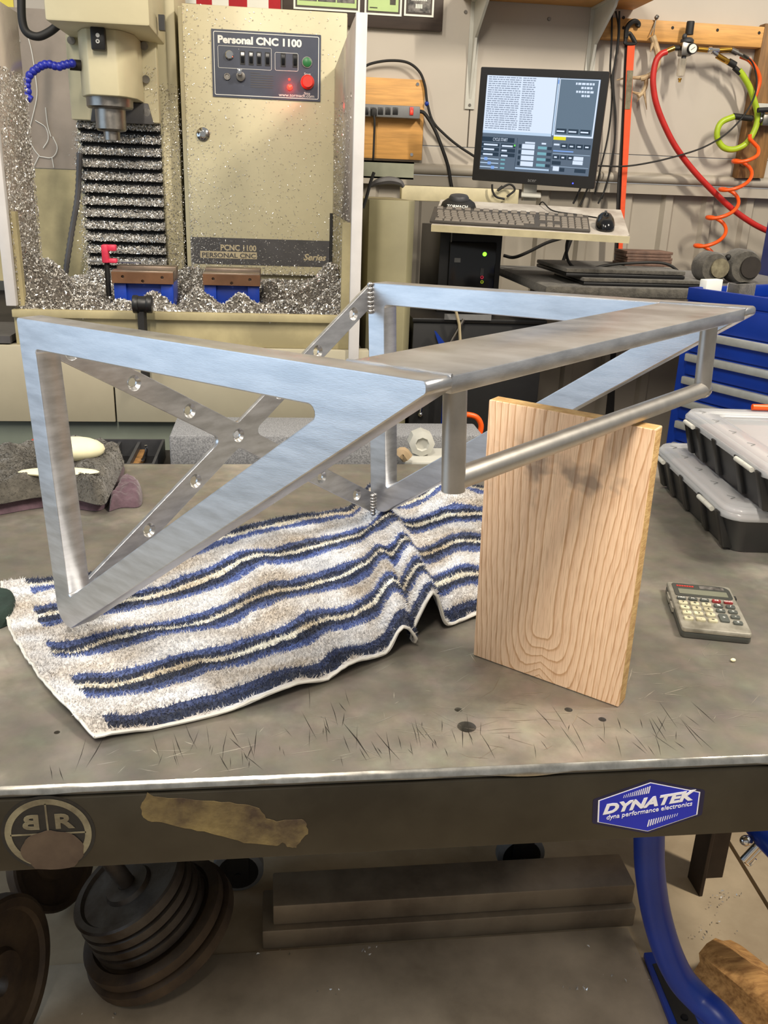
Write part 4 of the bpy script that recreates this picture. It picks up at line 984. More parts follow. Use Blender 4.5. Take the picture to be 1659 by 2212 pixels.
# cap lying on top of the cabinet, seen over its upper edge
q = uy(545,6,2.72); t = thing('cloth_cap',(q.x,2.74,zc1-.004),'olive cloth cap lying on top of the machine cabinet','cap')
mb = MB(); mb.lathe([(.048,.0005),(.049,.006),(.042,.018),(.024,.026),(.005,.028)],V((q.x,2.76,zc1-.004)),Z,24); mb.build('crown','olive_paint',t,angle=60)
mb = MB(); mb.prism([V((q.x+.04*math.cos(an_),2.722-.04*math.sin(an_)*.9,zc1-.003)) for an_ in [PI*i/12 for i in range(13)]],(0,0,.004)); mb.build('brim','olive_paint',t)
# ------------------------------------------------------------------ things on the back wall
def wbox(name, px0, py0, px1, py1, y0, y1, mt, parent=None, bevel=.001):
    a_, b_ = uy(px0,py0,y0), uy(px1,py1,y0); mb = MB()
    mb.box((min(a_.x,b_.x),y0,min(a_.z,b_.z)),(max(a_.x,b_.x),y1,max(a_.z,b_.z))); return mb.build(name, mt, parent, bevel=bevel)
def onwall(pts, y, k=6): return spline([uy(p[0],p[1],y+(p[2] if len(p)>2 else 0)) for p in pts], k)
# plaque with framed papers
yp = WY-.022; a_, b_ = uy(610,-120,yp), uy(955,68,yp)
t = thing('award_plaque', ((a_.x+b_.x)/2, WY-.012, b_.z), 'dark brown wall plaque holding three framed papers', 'plaque')
mb = MB(); mb.box((a_.x,yp,b_.z),(b_.x,WY-.001,a_.z)); mb.build('backing', 'plaque_wood', t, bevel=.003)
for px0, px1, py1, kind in ((634,777,28,0),(790,867,36,1),(877,936,38,2)):
    q0, q1 = uy(px0,-90,yp), uy(px1,py1,yp)
    mb = MB(); mb.box((q0.x,yp-.0025,q1.z),(q1.x,yp-.0005,q0.z)); FR = mb.build('paper_mount', 'paper_white', t)
    mb = MB(); mb.box((q0.x+.006,yp-.0035,q1.z+.006),(q1.x-.006,yp-.0024,q0.z-.006)); mb.build('paper_border', 'plaque_wood', FR)
    mb = MB(); mb.box((q0.x+.011,yp-.0045,q1.z+.011),(q1.x-.011,yp-.0034,q0.z-.011)); mb.build('paper', ['paper_green','paper_green','photo_dark'][kind], FR)
    if kind == 0:
        for i in range(3):
            mb = MB(); w_ = (q1.x-q0.x-.03)/3; mb.box((q0.x+.015+w_*i+.002,yp-.0052,q1.z+.024),(q0.x+.015+w_*(i+1)-.002,yp-.0044,q0.z-.02)); mb.build('photograph', 'photo_dark', FR)
    if kind == 1:
        for i in range(5):
            mb = MB(); mb.box((q0.x+.03,yp-.0050,q1.z+.05+.012*i),(q1.x-.04,yp-.0044,q1.z+.053+.012*i)); mb.build('print_line', 'rag_grey', FR)
        mb = MB(); mb.box((q1.x-.038,yp-.0050,q1.z+.03),(q1.x-.020,yp-.0044,q1.z+.05)); mb.build('seal', 'rag_grey', FR)
        mb = MB(); mb.box((q0.x+.016,yp-.0050,q1.z+.018),(q0.x+.04,yp-.0044,q1.z+.021)); mb.build('print_line', 'rag_grey', FR)
    if kind == 2:
        for i in range(3):
            cxx = (q0.x+q1.x)/2
            mb = MB()
            for j in range((4,9,4)[i]): mb.box((cxx+(j-(4,9,4)[i]/2)*.0056,yp-.0050,q1.z+.022+.021*i),(cxx+(j-(4,9,4)[i]/2)*.0056+.004,yp-.0044,q1.z+.034+.021*i))
            mb.build('print_line', 'paper_white', FR)
# flag hanging, only its lower edge in view
t = thing('striped_flag', tuple(uy(490,12,WY-.02)), 'red and white striped flag hanging on the wall above the cabinet', 'flag')
xq = [uy(px,6,WY-.02).x for px in (400,424,458,494,534,580,606)]
for i in range(6):
    mb = MB(); mb.box((xq[i],WY-.022,uy(500,13+i,WY-.02).z),(xq[i+1],WY-.019,2.15)); mb.build('stripe', 'flag_red' if i%2==1 or i==0 and False else 'paper_white', t)
# plywood board, power strip
t = wbox('plywood_board', 770,165,911,346,WY-.022,WY-.002,'pine'); tag(t, 'small pine board screwed to the wall behind the power strip', 'board')
for px,py in ((902,182),(889,334)):
    p = uy(px,py,WY-.022); mb = MB(); mb.lathe([(.006,0),(.005,-.003)], p, Y, 14); mb.build('screw','chrome',t)
yq = WY-.065; a_, b_ = uy(770,223,yq), uy(907,257,yq)
t = thing('power_strip', ((a_.x+b_.x)/2, yq, b_.z), 'grey power strip with glowing red switch on the pine board', 'power strip')
mb = MB(); mb.box((a_.x,yq,b_.z),(b_.x,WY-.023,a_.z)); mb.build('case', 'grey_plastic', t, bevel=.004)
for px in (790,806,822,838,854):
    p = uy(px,240,yq); mb = MB(); mb.box((p.x-.0085,yq-.0015,p.z-.011),(p.x+.0085,yq+.001,p.z+.011)); SO = mb.build('socket', 'black_plastic', t, bevel=.001)
    for dx in (-.003,.003): 
        mb = MB(); mb.box((p.x+dx-.0008,yq-.002,p.z),(p.x+dx+.0008,yq-.0014,p.z+.006)); mb.build('slot','dark_recess',SO)
p = uy(889,240,yq); mb = MB(); mb.box((p.x-.006,yq-.003,p.z-.012),(p.x+.006,yq+.001,p.z+.012)); S_ = mb.build('rocker', 'red_plastic', t, bevel=.001); mb = MB(); mb.ball((p.x,yq-.003,p.z-.002),(.004,.002,.005)); mb.build('lamp','led_red',S_)
mb = MB(); p = uy(806,244,yq); mb.box((p.x-.009,yq-.03,p.z-.012),(p.x+.009,yq-.002,p.z+.012)); PG = mb.build('plug', 'rubber_black', thing('plugged_cord', tuple(p), 'black plug and cord hanging from the power strip', 'cord'), bevel=.004)
mb = MB(); mb.tube(spline([p+V((0,-.028,-.008)), uy(809,265,yq-.03), uy(808,300,yq-.03), uy(806,345,yq-.03), uy(803,362,yq)],6), .0035, 8); mb.build('cord', 'rubber_black', PG.parent)
def cord(name, pts, y, r, mt, label, cat='cable', k=7, n=9):
    mb = MB(); mb.tube(onwall(pts,y,k), r, n); return tag(mb.build(name, mt), label, cat)
cord('thick_cable', [(905,240),(918,246),(938,278),(955,320),(968,360),(975,400),(985,440)], WY-.05, .0058, 'rubber_black', 'thick black cord leaving the right end of the power strip')
cord('looped_cable', [(780,150),(800,138),(840,131),(880,135),(906,155),(918,185),(923,222),(935,262),(960,290),(990,315),(1025,338)], WY-.03, .0042, 'rubber_black', 'black cable arching over the pine board towards the monitor')
p = uy(922,224,WY-.03); mb = MB(); mb.ball(p, (.007,.007,.008)); tag(mb.build('cable_clip','blue_paint'), 'tiny blue clip on the arching black cable', 'clip')
# wooden shelf and its brackets, upper right
zs_ = uy(1366,22,WY).z; xb = uy(1368,22,WY).x
mb = MB(); mb.box((uy(1022,0,WY-.02).x-.03,WY-.26,zs_),(xb,WY-.001,zs_+.038)); tag(mb.build('wooden_shelf','pine',bevel=.003), 'pine wall shelf above the monitor', 'shelf')
br0 = None
for nm, px, lab_ in (('shelf_bracket',1022,'white steel shelf bracket left of the monitor'),('shelf_bracket',1278,'white steel shelf bracket above the right side of the monitor')):
    zt2 = zs_-.0005; x0 = uy(px,120,WY-.01).x; zb_ = uy(1025,236,WY-.01).z if px == 1022 else zs_-.26
    t = thing('shelf_bracket', (x0,WY-.02,zb_), lab_, 'bracket', 'shelf brackets')
    mb = MB(); mb.box((x0-.016,WY-.006,zb_),(x0+.016,WY-.001,zt2)); mb.build('wall_flange','steel_white',t)
    mb = MB(); mb.box((x0-.016,WY-.22,zt2-.006),(x0+.016,WY-.006,zt2)); mb.build('shelf_flange','steel_white',t)
    mb = MB(); P = [(x0-.004,WY-.006,zb_+.03),(x0-.004,WY-.006,zt2-.006),(x0-.004,WY-.20,zt2-.006),(x0-.004,WY-.19,zt2-.025),(x0-.004,WY-.04,zt2-.11)]; mb.prism(P,(.008,0,0)); mb.build('brace','steel_white',t)
    mb = MB(); mb.lathe([(.005,0),(.004,-.003)], V((x0,WY-.006,zb_+.012)), Y, 12); mb.lathe([(.005,0),(.004,-.003)], V((x0+.010,WY-.006,zt2-.07)), Y, 12); mb.build('screw','steel',t)
for px,py in ((1006,26),(1186,41)):
    p = uy(px,py,WY); mb = MB(); mb.lathe([(.006,0),(.005,-.004)], p, Y, 12); tag(mb.build('wall_screw','steel'), 'dark screw head in the wall '+('left of the shelf bracket' if px < 1100 else 'below the pine shelf'), 'screw')
# beam and vertical plank
ybm = WY-.040
a_, b_ = uy(1303,36,ybm), uy(1655,62,ybm); c_ = uy(1305,83,ybm)
mb = MB(); mb.box((a_.x,ybm,c_.z),(2.3,WY-.001,a_.z)); t = mb.build('pine_beam','pine',bevel=.003); tag(t, 'long pine board fixed along the wall at upper right', 'board')
for px,py in ((1347,38),(1347,60),(1453,60),(1550,65),(1640,71)):
    p = uy(px,py,ybm); mb = MB(); mb.lathe([(.005,0),(.004,-.002)], p, Y, 12); mb.build('screw','dark_recess',t)
yv_ = WY-.042; q4 = [uy(1654,50,yv_),uy(1720,56,yv_),uy(1650,385,yv_),uy(1592,385,yv_)]
mb = MB(); mb.prism(q4,(0,.040,0)); o = mb.build('upright_plank','old_wood',bevel=.002); tag(o,'weathered upright plank at the right edge of the wall','board')
# tow hook with orange strap
t = thing('tie_down_strap', tuple(uy(1350,480,WY-.06)), 'orange tie-down strap hanging from a black steel hook', 'strap')
mb = MB(); mb.tube(onwall([(1351,95,-.06),(1352,80,-.06),(1360,72,-.06),(1366,82,-.06),(1372,92,-.06)],WY),.006,8); mb.tube(onwall([(1352,82,-.06),(1354,62,-.06),(1362,50,-.06),(1372,46,-.055),(1379,52,-.05),(1377,58,-.05)],WY),[.008]*26+[.008]*5,8); mb.tube(onwall([(1352,84,-.06),(1350,94,-.06),(1372,94,-.06),(1370,84,-.06),(1362,72,-.06)],WY),.0045,8); mb.build('hook','rubber_black',t)
def ribbon(name, pts, y, w_, th_, mt, par):
    mb = MB(); P = []
    for (px,py,pxr) in pts:
        a1, b1 = uy(px,py,y), uy(pxr,py,y); P += [a1, b1, b1+V((0,th_,0)), a1+V((0,th_,0))]
    n = len(pts); F = []
    for i in range(n-1):
        for j in range(4): F.append((i*4+j,i*4+(j+1)%4,(i+1)*4+(j+1)%4,(i+1)*4+j))
    F += [(0,3,2,1),(4*n-4,4*n-3,4*n-2,4*n-1)]; mb.add(P,F); return mb.build(name,mt,par)
ribbon('orange_webbing',[(1356,93,1372),(1353,150,1368),(1350,235,1364),(1346,330,1358),(1342,420,1352),(1337,520,1346),(1334,580,1342)],WY-.06,0,.004,'orange_strap',t)
ribbon('black_webbing',[(1350,96,1355),(1346,200,1352),(1341,300,1348),(1334,400,1344),(1330,500,1340),(1326,590,1336),(1318,800,1330),(1308,905,1326)],WY-.05,0,.004,'rubber_black',t)
ribbon('worn_patch',[(1355,152,1368),(1352,200,1365),(1350,236,1361)],WY-.0615,0,.002,'decal_cream',t)
# antler on a wire
t = thing('deer_antler', tuple(uy(1395,240,WY-.05)), 'deer antler hanging from a wire on the pine beam', 'antler')
mb = MB()
mb.tube(onwall([(1409,78,-.05),(1415,95,-.05),(1421,118,-.06),(1420,140,-.065),(1410,158,-.06),(1393,168,-.055),(1385,170,-.05)],WY),[.011-.003*i/36 for i in range(37)],9)
mb.tube(onwall([(1400,165,-.055),(1380,168,-.045),(1355,168,-.034),(1332,173,-.032)],WY),[.008-.0065*i/18 for i in range(19)],8)
mb.tube(onwall([(1396,167,-.055),(1395,185,-.05),(1388,200,-.05),(1378,208,-.055)],WY),[.008-.002*i/18 for i in range(19)],8)
mb.tube(onwall([(1390,192,-.05),(1394,215,-.05),(1397,237,-.045)],WY),[.006-.005*i/12 for i in range(13)],7)
mb.tube(onwall([(1386,203,-.05),(1380,212,-.05),(1376,220,-.045)],WY),[.005-.004*i/12 for i in range(13)],7)
mb.tube(onwall([(1384,204,-.05),(1370,200,-.042),(1352,192,-.034)],WY),[.006-.005*i/12 for i in range(13)],7)
mb.tube(onwall([(1411,92,-.05),(1407,104,-.06),(1405,112,-.062)],WY),[.006-.004*i/12 for i in range(13)],7)
mb.build('antler','bone',t)
mb = MB(); mb.tube(onwall([(1417,42,-.045),(1411,60,-.05),(1404,76,-.05)],WY),.0016,6); mb.tube(onwall([(1417,42,-.045),(1414,60,-.05),(1412,76,-.05)],WY),.0016,6); mb.ball(uy(1418,38,WY-.047),.007,8,6); mb.tube(onwall([(1418,38,-.047),(1421,34,-.047)],WY),.006,8); mb.build('hanging_wire','steel',t)
# filter regulator
yr = WY-.075; pc = uy(1489,92,yr)
t = thing('air_regulator', tuple(uy(1471,175,yr)), 'air filter regulator with black knob and pressure gauge below the pine beam', 'regulator')
def zz(px,py): return uy(px,py,yr).z
cxk = uy(1489,70,yr).x; cxb = uy(1480,120,yr).x
mb = MB(); mb.lathe([(.0125,0),(.0125,.03),(.0115,.034)], (cxk,yr,zz(1489,72)), Z, 20); mb.lathe([(.013,-.004),(.013,0)], (cxk,yr,zz(1489,72)), Z, 20); mb.build('knob','rubber_black',t)
mb = MB(); mb.lathe([(.021,0),(.021,.008),(.014,.014)], (cxb,yr,zz(1480,92)), Z, 20); mb.ball((cxb-.014,yr-.008,zz(1480,80)),(.008,.008,.009),10,7); mb.build('bonnet','dark_grey_plastic',t)
mb = MB(); mb.box((cxb-.021,yr-.016,zz(1480,122)),(cxb+.014,yr+.016,zz(1480,92))); mb.build('body','steel',t,bevel=.004)
p = uy(1496,105,yr-.02); mb = MB(); mb.lathe([(.0165,.012),(.0165,0),(.015,-.003),(.0132,-.003)], V((p.x,yr-.02,p.z)), Y, 24); G_ = mb.build('gauge','rubber_black',t)
mb = MB(); mb.lathe([(.0130,-.0025),(.0130,-.0034)], V((p.x,yr-.02,p.z)), Y, 24); mb.build('dial','paper_white',G_)
mb = MB(); mb.obox(V((p.x,yr-.0238,p.z)), V((.8,0,.6)), Y, V((-.6,0,.8)), .008,.0003,.0008); mb.build('needle','print_dark',G_)
mb = MB(); mb.lathe([(.004,-.001),(.012,.002),(.0135,.012),(.0135,.04),(.0145,.052)], (cxb-.007,yr,zz(1471,166)), Z, 20); mb.build('bowl','glass_bowl',t)
mb = MB(); mb.lathe([(.0075,.0),(.0075,.035)], (cxb-.004,yr,zz(1471,140)), Z, 14); mb.build('filter_element','dark_grey_plastic',t)
mb = MB(); mb.lathe([(.004,0),(.004,.006),(.006,.008),(.006,.012)], (cxb-.007,yr,zz(1471,178)), Z, 12); mb.build('drain','brass',t)
mb = MB(); mb.cyl(uy(1455,104,yr),uy(1467,104,yr),.007,n=10); mb.build('inlet','rubber_black',t)
# brass coupling tee
t = thing('brass_coupling', tuple(uy(1545,112,yr)), 'brass and steel air couplings to the right of the regulator gauge', 'fitting')
mb = MB(); mb.cyl(uy(1507,106,yr),uy(1528,108,yr),.008,n=10); mb.cyl(uy(1553,109,yr),uy(1579,107,yr),.0085,n=10); mb.build('brass_nipple','brass',t)
mb = MB(); mb.cyl(uy(1526,108,yr),uy(1554,109,yr),.0075,n=12); mb.cyl(uy(1530,108,yr),uy(1537,108,yr),.0095,n=8); mb.cyl(uy(1540,112,yr),uy(1552,120,yr),.007,n=10); mb.build('tee','chrome',t)
mb = MB(); mb.cyl(uy(1549,120,yr),uy(1566,130,yr),.009,n=10); mb.cyl(uy(1566,130,yr),uy(1575,135,yr),.0085,n=8); mb.build('quick_coupler','brass',t)
mb = MB(); mb.cyl(uy(1574,133,yr),uy(1588,141,yr),.0105,n=12); mb.build('collar','rubber_black',t)
mb = MB(); mb.cyl(uy(1579,108,yr),uy(1592,114,yr),.0095,n=10); mb.cyl(uy(1591,113,yr),uy(1616,126,yr),.006,n=10); mb.build('hose_barb','steel',t)
# hoses
def hose(name, pts, y, r, mt, label, n=10): 
    mb = MB(); mb.tube(onwall(pts,y,8), r, n); return tag(mb.build(name,mt), label, 'hose')
t = thing('red_air_hose', tuple(uy(1420,200,yr)), 'thick red air hose curving down from the regulator', 'hose')
mb = MB(); mb.tube(onwall([(1440,112),(1428,117),(1418,130),(1412,155),(1411,185),(1418,225),(1435,270),(1460,318),(1495,365),(1535,408),(1580,450),(1625,482),(1665,502),(1720,525)],yr,8),.0098,12); mb.build('hose','red_hose',t)
mb = MB(); mb.cyl(uy(1439,111,yr),uy(1456,104,yr),.008,n=12); mb.build('ferrule','brass',t)
t = thing('green_air_hose', tuple(uy(1590,250,yr)), 'lime green air hose looping back to a black fitting', 'hose')
mb = MB(); mb.tube(onwall([(1596,152),(1606,165),(1620,190),(1630,220),(1636,245),(1634,270),(1622,297),(1605,315),(1582,323),(1562,318),(1550,300),(1550,280),(1560,263),(1585,252)],yr,8),.0098,12); mb.build('hose','green_hose',t)
mb = MB(); mb.cyl(uy(1586,146,yr),uy(1599,158,yr),.0085,n=12); mb.build('end_sleeve','rubber_black',t); mb = MB(); mb.cyl(uy(1584,251,yr),uy(1625,256,yr),.0098,n=12); mb.build('end_sleeve','rubber_black',t)
hose('orange_air_line',[(1600,122),(1618,130),(1634,150),(1641,172),(1636,195),(1628,215)],yr+.015,.0068,'orange_hose','orange air line curving down beside the upright plank')
pts = []
ctr = [(1620,290),(1618,318),(1614,340),(1586,402),(1557,464),(1531,524),(1510,575),(1500,600)]
cp_ = spline([V((a1,b1,0)) for a1,b1 in ctr], 28); acc = 0.0
for i, p in enumerate(cp_):
    f_ = max(0, min(1, (p.y-318)/280)); an = 2*PI*4.6*f_
    R_ = 27*min(1, max(0,(p.y-300)/26))
    pts.append(uy(p.x+R_*math.cos(an), p.y+13*math.sin(an)*min(1,R_/27), yr-.02-.036*math.sin(an)*min(1,R_/27)))
mb = MB(); mb.tube(pts, .0062, 10); tag(mb.build('coiled_air_line','orange_hose'), 'orange coiled air line hanging down to the blue tool chest', 'hose')
cord('thin_cable',[(1606,118),(1625,135),(1634,165),(1633,195),(1622,225),(1600,258),(1565,292),(1520,318),(1470,335),(1410,350),(1350,359),(1292,358)], yr-.02, .0028, 'rubber_black', 'thin black cable sweeping from the couplings to the monitor')
i_ = 0
for pts_, lab_ in (([(1322,26),(1321,90),(1318,150),(1322,200),(1318,260),(1310,310),(1298,360),(1285,420)],'left one of three thin cables hanging beside the monitor'),
              ([(1330,24),(1336,60),(1332,110),(1325,160),(1326,200),(1330,250),(1328,300),(1320,360),(1300,430)],'middle one of three thin cables hanging beside the monitor'),
              ([(1338,24),(1337,80),(1330,130),(1322,170),(1327,230),(1329,290),(1322,340),(1310,400),(1292,440)],'right one of three thin cables hanging beside the monitor')):
    cord('hanging_cable', pts_, WY-.05-.012*i_, .0030, 'rubber_black', lab_); i_ += 1
# valve at the right edge
t = thing('ball_valve', tuple(uy(1655,262,yr)), 'steel ball valve with black handle at the right edge', 'valve')
mb = MB(); mb.cyl(uy(1638,258,yr),uy(1690,262,yr),.014,n=12); mb.cyl(uy(1646,240,yr),uy(1648,268,yr),.010,n=10); mb.box(tuple(uy(1640,272,yr)-V((0,.02,0))),tuple(uy(1670,248,yr)+V((0,.02,0)))); mb.build('body','steel',t,bevel=.003)
mb = MB(); mb.cyl(uy(1637,238,yr-.03),uy(1700,235,yr-.03),.008,n=10); mb.build('handle','rubber_black',t)
mb = MB(); mb.box(tuple(uy(1636,233,yr)+V((0,.0,0))),tuple(uy(1662,224,yr)+V((0,.03,0)))); mb.build('bracket','steel_white',t)

# ------------------------------------------------------------------ monitor, shelf, keyboard
MC = [V(q) for q in ((.602,2.842,1.731),(.935,2.676,1.718),(.936,2.701,1.407),(.603,2.867,1.421))]
mx_ = ((MC[1]-MC[0])+(MC[2]-MC[3])).normalized(); mz_ = ((MC[0]-MC[3])+(MC[1]-MC[2])).normalized(); my_ = mz_.cross(mx_).normalized(); mz_ = mx_.cross(my_)
mo_ = (MC[2]+MC[3])/2; mW, mH = .372, .312
t = thing('computer_monitor', tuple(mo_), 'black flat monitor showing machine control software', 'monitor', rot=Matrix((mx_,my_,mz_)).transposed()); MM = WM[t.name]
R4v = lambda x0,y0,x1,y1: [V((x0,y0)),V((x1,y0)),V((x1,y1)),V((x0,y1))]
def mfr(d): return MM@Matrix(((1,0,0,0),(0,0,-1,-d),(0,1,0,0),(0,0,0,1)))
b0, bs, bt = .034, .021, .021
plate('bezel',[roundpoly(R4v(-mW/2,0,mW/2,mH),.004), R4v(-mW/2+bs,b0,mW/2-bs,mH-bt)[::-1]], .018, mfr(-.008), 'black_plastic', t, bevel=.0012)
mb = MB(); mb.add([MM@V(q) for q in ((-mW/2+.004,.012,.004),(mW/2-.004,.012,.004),(mW/2-.004,.012,mH-.004),(-mW/2+.004,.012,mH-.004),(-mW/2+.07,.06,.05),(mW/2-.07,.06,.05),(mW/2-.07,.06,mH-.06),(-mW/2+.07,.06,mH-.06))],[(3,2,1,0),(4,5,6,7),(0,1,5,4),(1,2,6,5),(2,3,7,6),(3,0,4,7)]); mb.build('rear_shell','black_plastic',t)
sW, sH = mW-2*bs, mH-b0-bt; sx0, sz1 = -mW/2+bs, mH-bt
def sp2(u,v): return V((sx0+sW*u, sz1-sH*v))
def sflat(name, u0,v0,u1,v1, mt, par, d=.0005):
    return plate(name,[[sp2(u0,v0),sp2(u1,v0),sp2(u1,v1),sp2(u0,v1)]],.0003,mfr(d-.0022),mt,par)
SCN = sflat('screen',0,0,1,1,'scr_slate',t,0)
sflat('program_list',.0,.0,.625,.60,'scr_white',SCN); sflat('list_footer',.0,.575,.625,.605,'scr_line',SCN,.0008)
mb = MB()
def sbar(mb,u0,v0,u1,v1,d=.0010):
    P = [MM@V((sp2(u,v).x,.0022-d,sp2(u,v).y)) for u,v in ((u0,v0),(u0,v1),(u1,v1),(u1,v0))]; mb.add(P,[(0,1,2,3)])
random.seed(9)
for i in range(25):
    v = .012+i*.0222
    u = .015
    while u < .30:
        w_ = random.uniform(.012,.05); sbar(mb,u,v,min(u+w_,.31),v+.010); u += w_+.006
    u = .325
    while u < .43:
        w_ = random.uniform(.015,.04); sbar(mb,u,v,min(u+w_,.44),v+.010); u += w_+.005
tag(mb.build('program_text','scr_text',SCN,recalc=False,smooth=False), kind='stuff')
sflat('scroll_bar',.632,.0,.645,.59,'scr_line',SCN); sflat('scroll_thumb',.633,.02,.645,.06,'scr_blue',SCN,.0009)
sflat('view_frame',.648,.005,.995,.60,'scr_white',SCN); sflat('tool_view',.655,.012,.983,.583,'scr_view',SCN,.0008)
mb = MB()
for i,(u0,u1) in enumerate(((.79,.95),(.84,.95),(.80,.95),(.85,.93))):
    u = u0
    while u < u1-.01: w_ = random.uniform(.012,.03); sbar(mb,u,.04+i*.04,min(u+w_,u1),.062+i*.04,.0012); u += w_+.006
for i in range(3): sbar(mb,.672+i*.105,.535,.74+i*.105,.55,.0016)
def slabel(u0,v0,u1,v1,n=1): sbar(mb,u0,v0,u1,v1,.0016)
for (u,v,w_) in ((.02,.72,.13),(.02,.77,.10),(.02,.825,.09),(.19,.725,.10),(.19,.775,.05),(.19,.83,.06),(.40,.675,.09),(.55,.675,.04),(.66,.675,.05)): sbar(mb,u,v,u+w_,v+.018,.0016)
for i in range(4): sbar(mb,.735+i*.068,.688,.765+i*.068,.702,.0016)
for i in range(3): sbar(mb,.675+i*.066,.81,.70+i*.066,.826,.0016)
tag(mb.build('screen_text','scr_white',SCN,recalc=False,smooth=False), kind='stuff')
for (u0,v0,u1,v1) in ((.0,.645,.30,.695),(.0,.71,.165,.75),(.18,.71,.315,.75),(.0,.76,.165,.80),(.18,.76,.315,.80),(.0,.81,.165,.85),(.18,.81,.315,.85)): sflat('screen_button',u0,v0,u1,v1,'scr_button',SCN,.0010)
for i in range(3): sflat('screen_button',.668+i*.105,.515,.757+i*.105,.565,'scr_button',SCN,.0010)
for i in range(4): sflat('screen_button',.722+i*.068,.67,.782+i*.068,.72,'scr_button',SCN,.0010)
for i in range(3): sflat('screen_button',.662+i*.066,.795,.72+i*.066,.84,'scr_button',SCN,.0010)
for (u0,v0,u1,v1) in ((.66,.86,.74,.90),(.735,.93,.78,.97),(.87,.93,.97,.97)): sflat('screen_button',u0,v0,u1,v1,'scr_button',SCN,.0010)
for i in range(4):
    sflat('readout',.375,.70+i*.062,.49,.75+i*.062,'scr_white',SCN,.0010); sflat('axis_button',.345,.705+i*.062,.368,.745+i*.062,'scr_button',SCN,.0010)
    sflat('offset_field',.52,.715+i*.062,.60,.745+i*.062,'scr_teal',SCN,.0010); sflat('zero_button',.605,.715+i*.062,.645,.748+i*.062,'scr_button',SCN,.0010)
for i in range(3):
    sflat('slider_track',.0,.878+i*.045,.17,.888+i*.045,'scr_line',SCN,.0010); sflat('slider_knob',.035+i*.035,.868+i*.045,.065+i*.035,.90+i*.045,'scr_blue',SCN,.0014); sflat('slider_value',.19,.875+i*.045,.23,.893+i*.045,'scr_teal',SCN,.0010)
sflat('slider_track',.66,.745,.84,.758,'scr_blue',SCN,.0010); sflat('alarm_label',.65,.60,.76,.635,'scr_yellow',SCN,.0012)
for u,v in ((.845,.80),(.845,.845)): sflat('value_field',u,v,u+.09,v+.04,'scr_white',SCN,.0010)
sflat('value_field',.675,.915,.73,.965,'scr_white',SCN,.0010); sflat('status_line',.33,.955,.64,.972,'scr_line',SCN,.0010); sflat('divider',.66,.78,.99,.784,'scr_line',SCN,.0010); sflat('divider',.655,.915,.99,.918,'scr_line',SCN,.0010)
sflat('divider',.325,.64,.328,.99,'scr_button',SCN,.0010); sflat('divider',.648,.64,.651,.99,'scr_button',SCN,.0010); sflat('status_light',.30,.712,.314,.732,'scr_green',SCN,.0016)
def mtext(s,u,v,size,w_,mt='scr_white'):
    q = sp2(u,v); text('screen_lettering',s,size,MM@frame((q.x,.0022-.0016,q.y),X,Z,-Y),mt,SCN,ext=.0001,fit=w_)
mtext('CYCLE START',.10,.67,.012,.045)
text('maker_lettering','acer',.015,MM@frame((0,-.0021,.012),X,Z,-Y),'grey_plastic',t,ext=.0001,align='CENTER')
mb = MB(); mb.ball(MM@V((mW*.33,-.0015,.012)),.0022,8,6); mb.build('power_light','led_blue',t)
# keyboard shelf on an arm
KC = [V(q) for q in ((.493,2.778,1.363),(1.007,2.648,1.355),(.937,2.376,1.293),(.423,2.506,1.302))]
kx_ = ((KC[1]-KC[0])+(KC[2]-KC[3])).normalized(); ky_ = ((KC[0]-KC[3])+(KC[1]-KC[2])).normalized(); kz_ = kx_.cross(ky_).normalized(); ky_ = kz_.cross(kx_)
t = thing('keyboard_shelf', tuple(KC[3]), 'dusty laminate keyboard shelf on a beige steel arm', 'shelf', rot=Matrix((kx_,ky_,kz_)).transposed()); KM = WM[t.name]; KSH = t
KW, KD = .53, .285
def kfr(z): return KM@Matrix.Translation((0,0,z))
plate('shelf_board',[roundpoly(R4v(0,0,KW,KD),[.003,.02,.004,.004])],.018,kfr(-.0095),['shelf_laminate'],t,bevel=.001)
mb = MB(); mb.obox(KM@V((KW/2,-.0015,-.010)),kx_,ky_,kz_,KW/2,.0014,.009); mb.build('edge_band','shelf_edge',t)
a_, b_ = uy(868,400,2.80), uy(1120,434,2.80)
mb = MB(); mb.box((a_.x,2.80,uy(900,434,2.80).z),(b_.x,2.84,a_.z)); mb.build('support_arm','shelf_edge',t,bevel=.003)
for s_ in (.12,.34):
    p = KM@V((s_,KD,-.012)); mb = MB(); mb.box((p.x-.015,p.y-.05,p.z-.022),(p.x+.015,2.80,p.z-.012)); mb.build('arm_bracket','shelf_edge',t)
# monitor stand on the shelf
ps = KM@V((.30,.22,0)); pt_ = MM@V((-.015,.045,.06))
t2 = bpy.data.objects['computer_monitor']
mb = MB(); mb.hexa([pt_+V((-.022,0,0)),pt_+V((.022,0,0)),pt_+V((.022,.02,0)),pt_+V((-.022,.02,0))],[pt_+V((-.02,-.01,-.11)),pt_+V((.02,-.01,-.11)),pt_+V((.02,.012,-.11)),pt_+V((-.02,.012,-.11))]); mb.build('stand_neck','steel_white',t2)
pf = pt_+V((0,-.02,-.11)); 
mb = MB(); cF = KM@V(((KM.inverted()@pf).x,(KM.inverted()@pf).y,.005)); mb.obox(cF,kx_,ky_,kz_,.03,.022,.004); mb.build('stand_foot','steel_white',t2,bevel=.003)
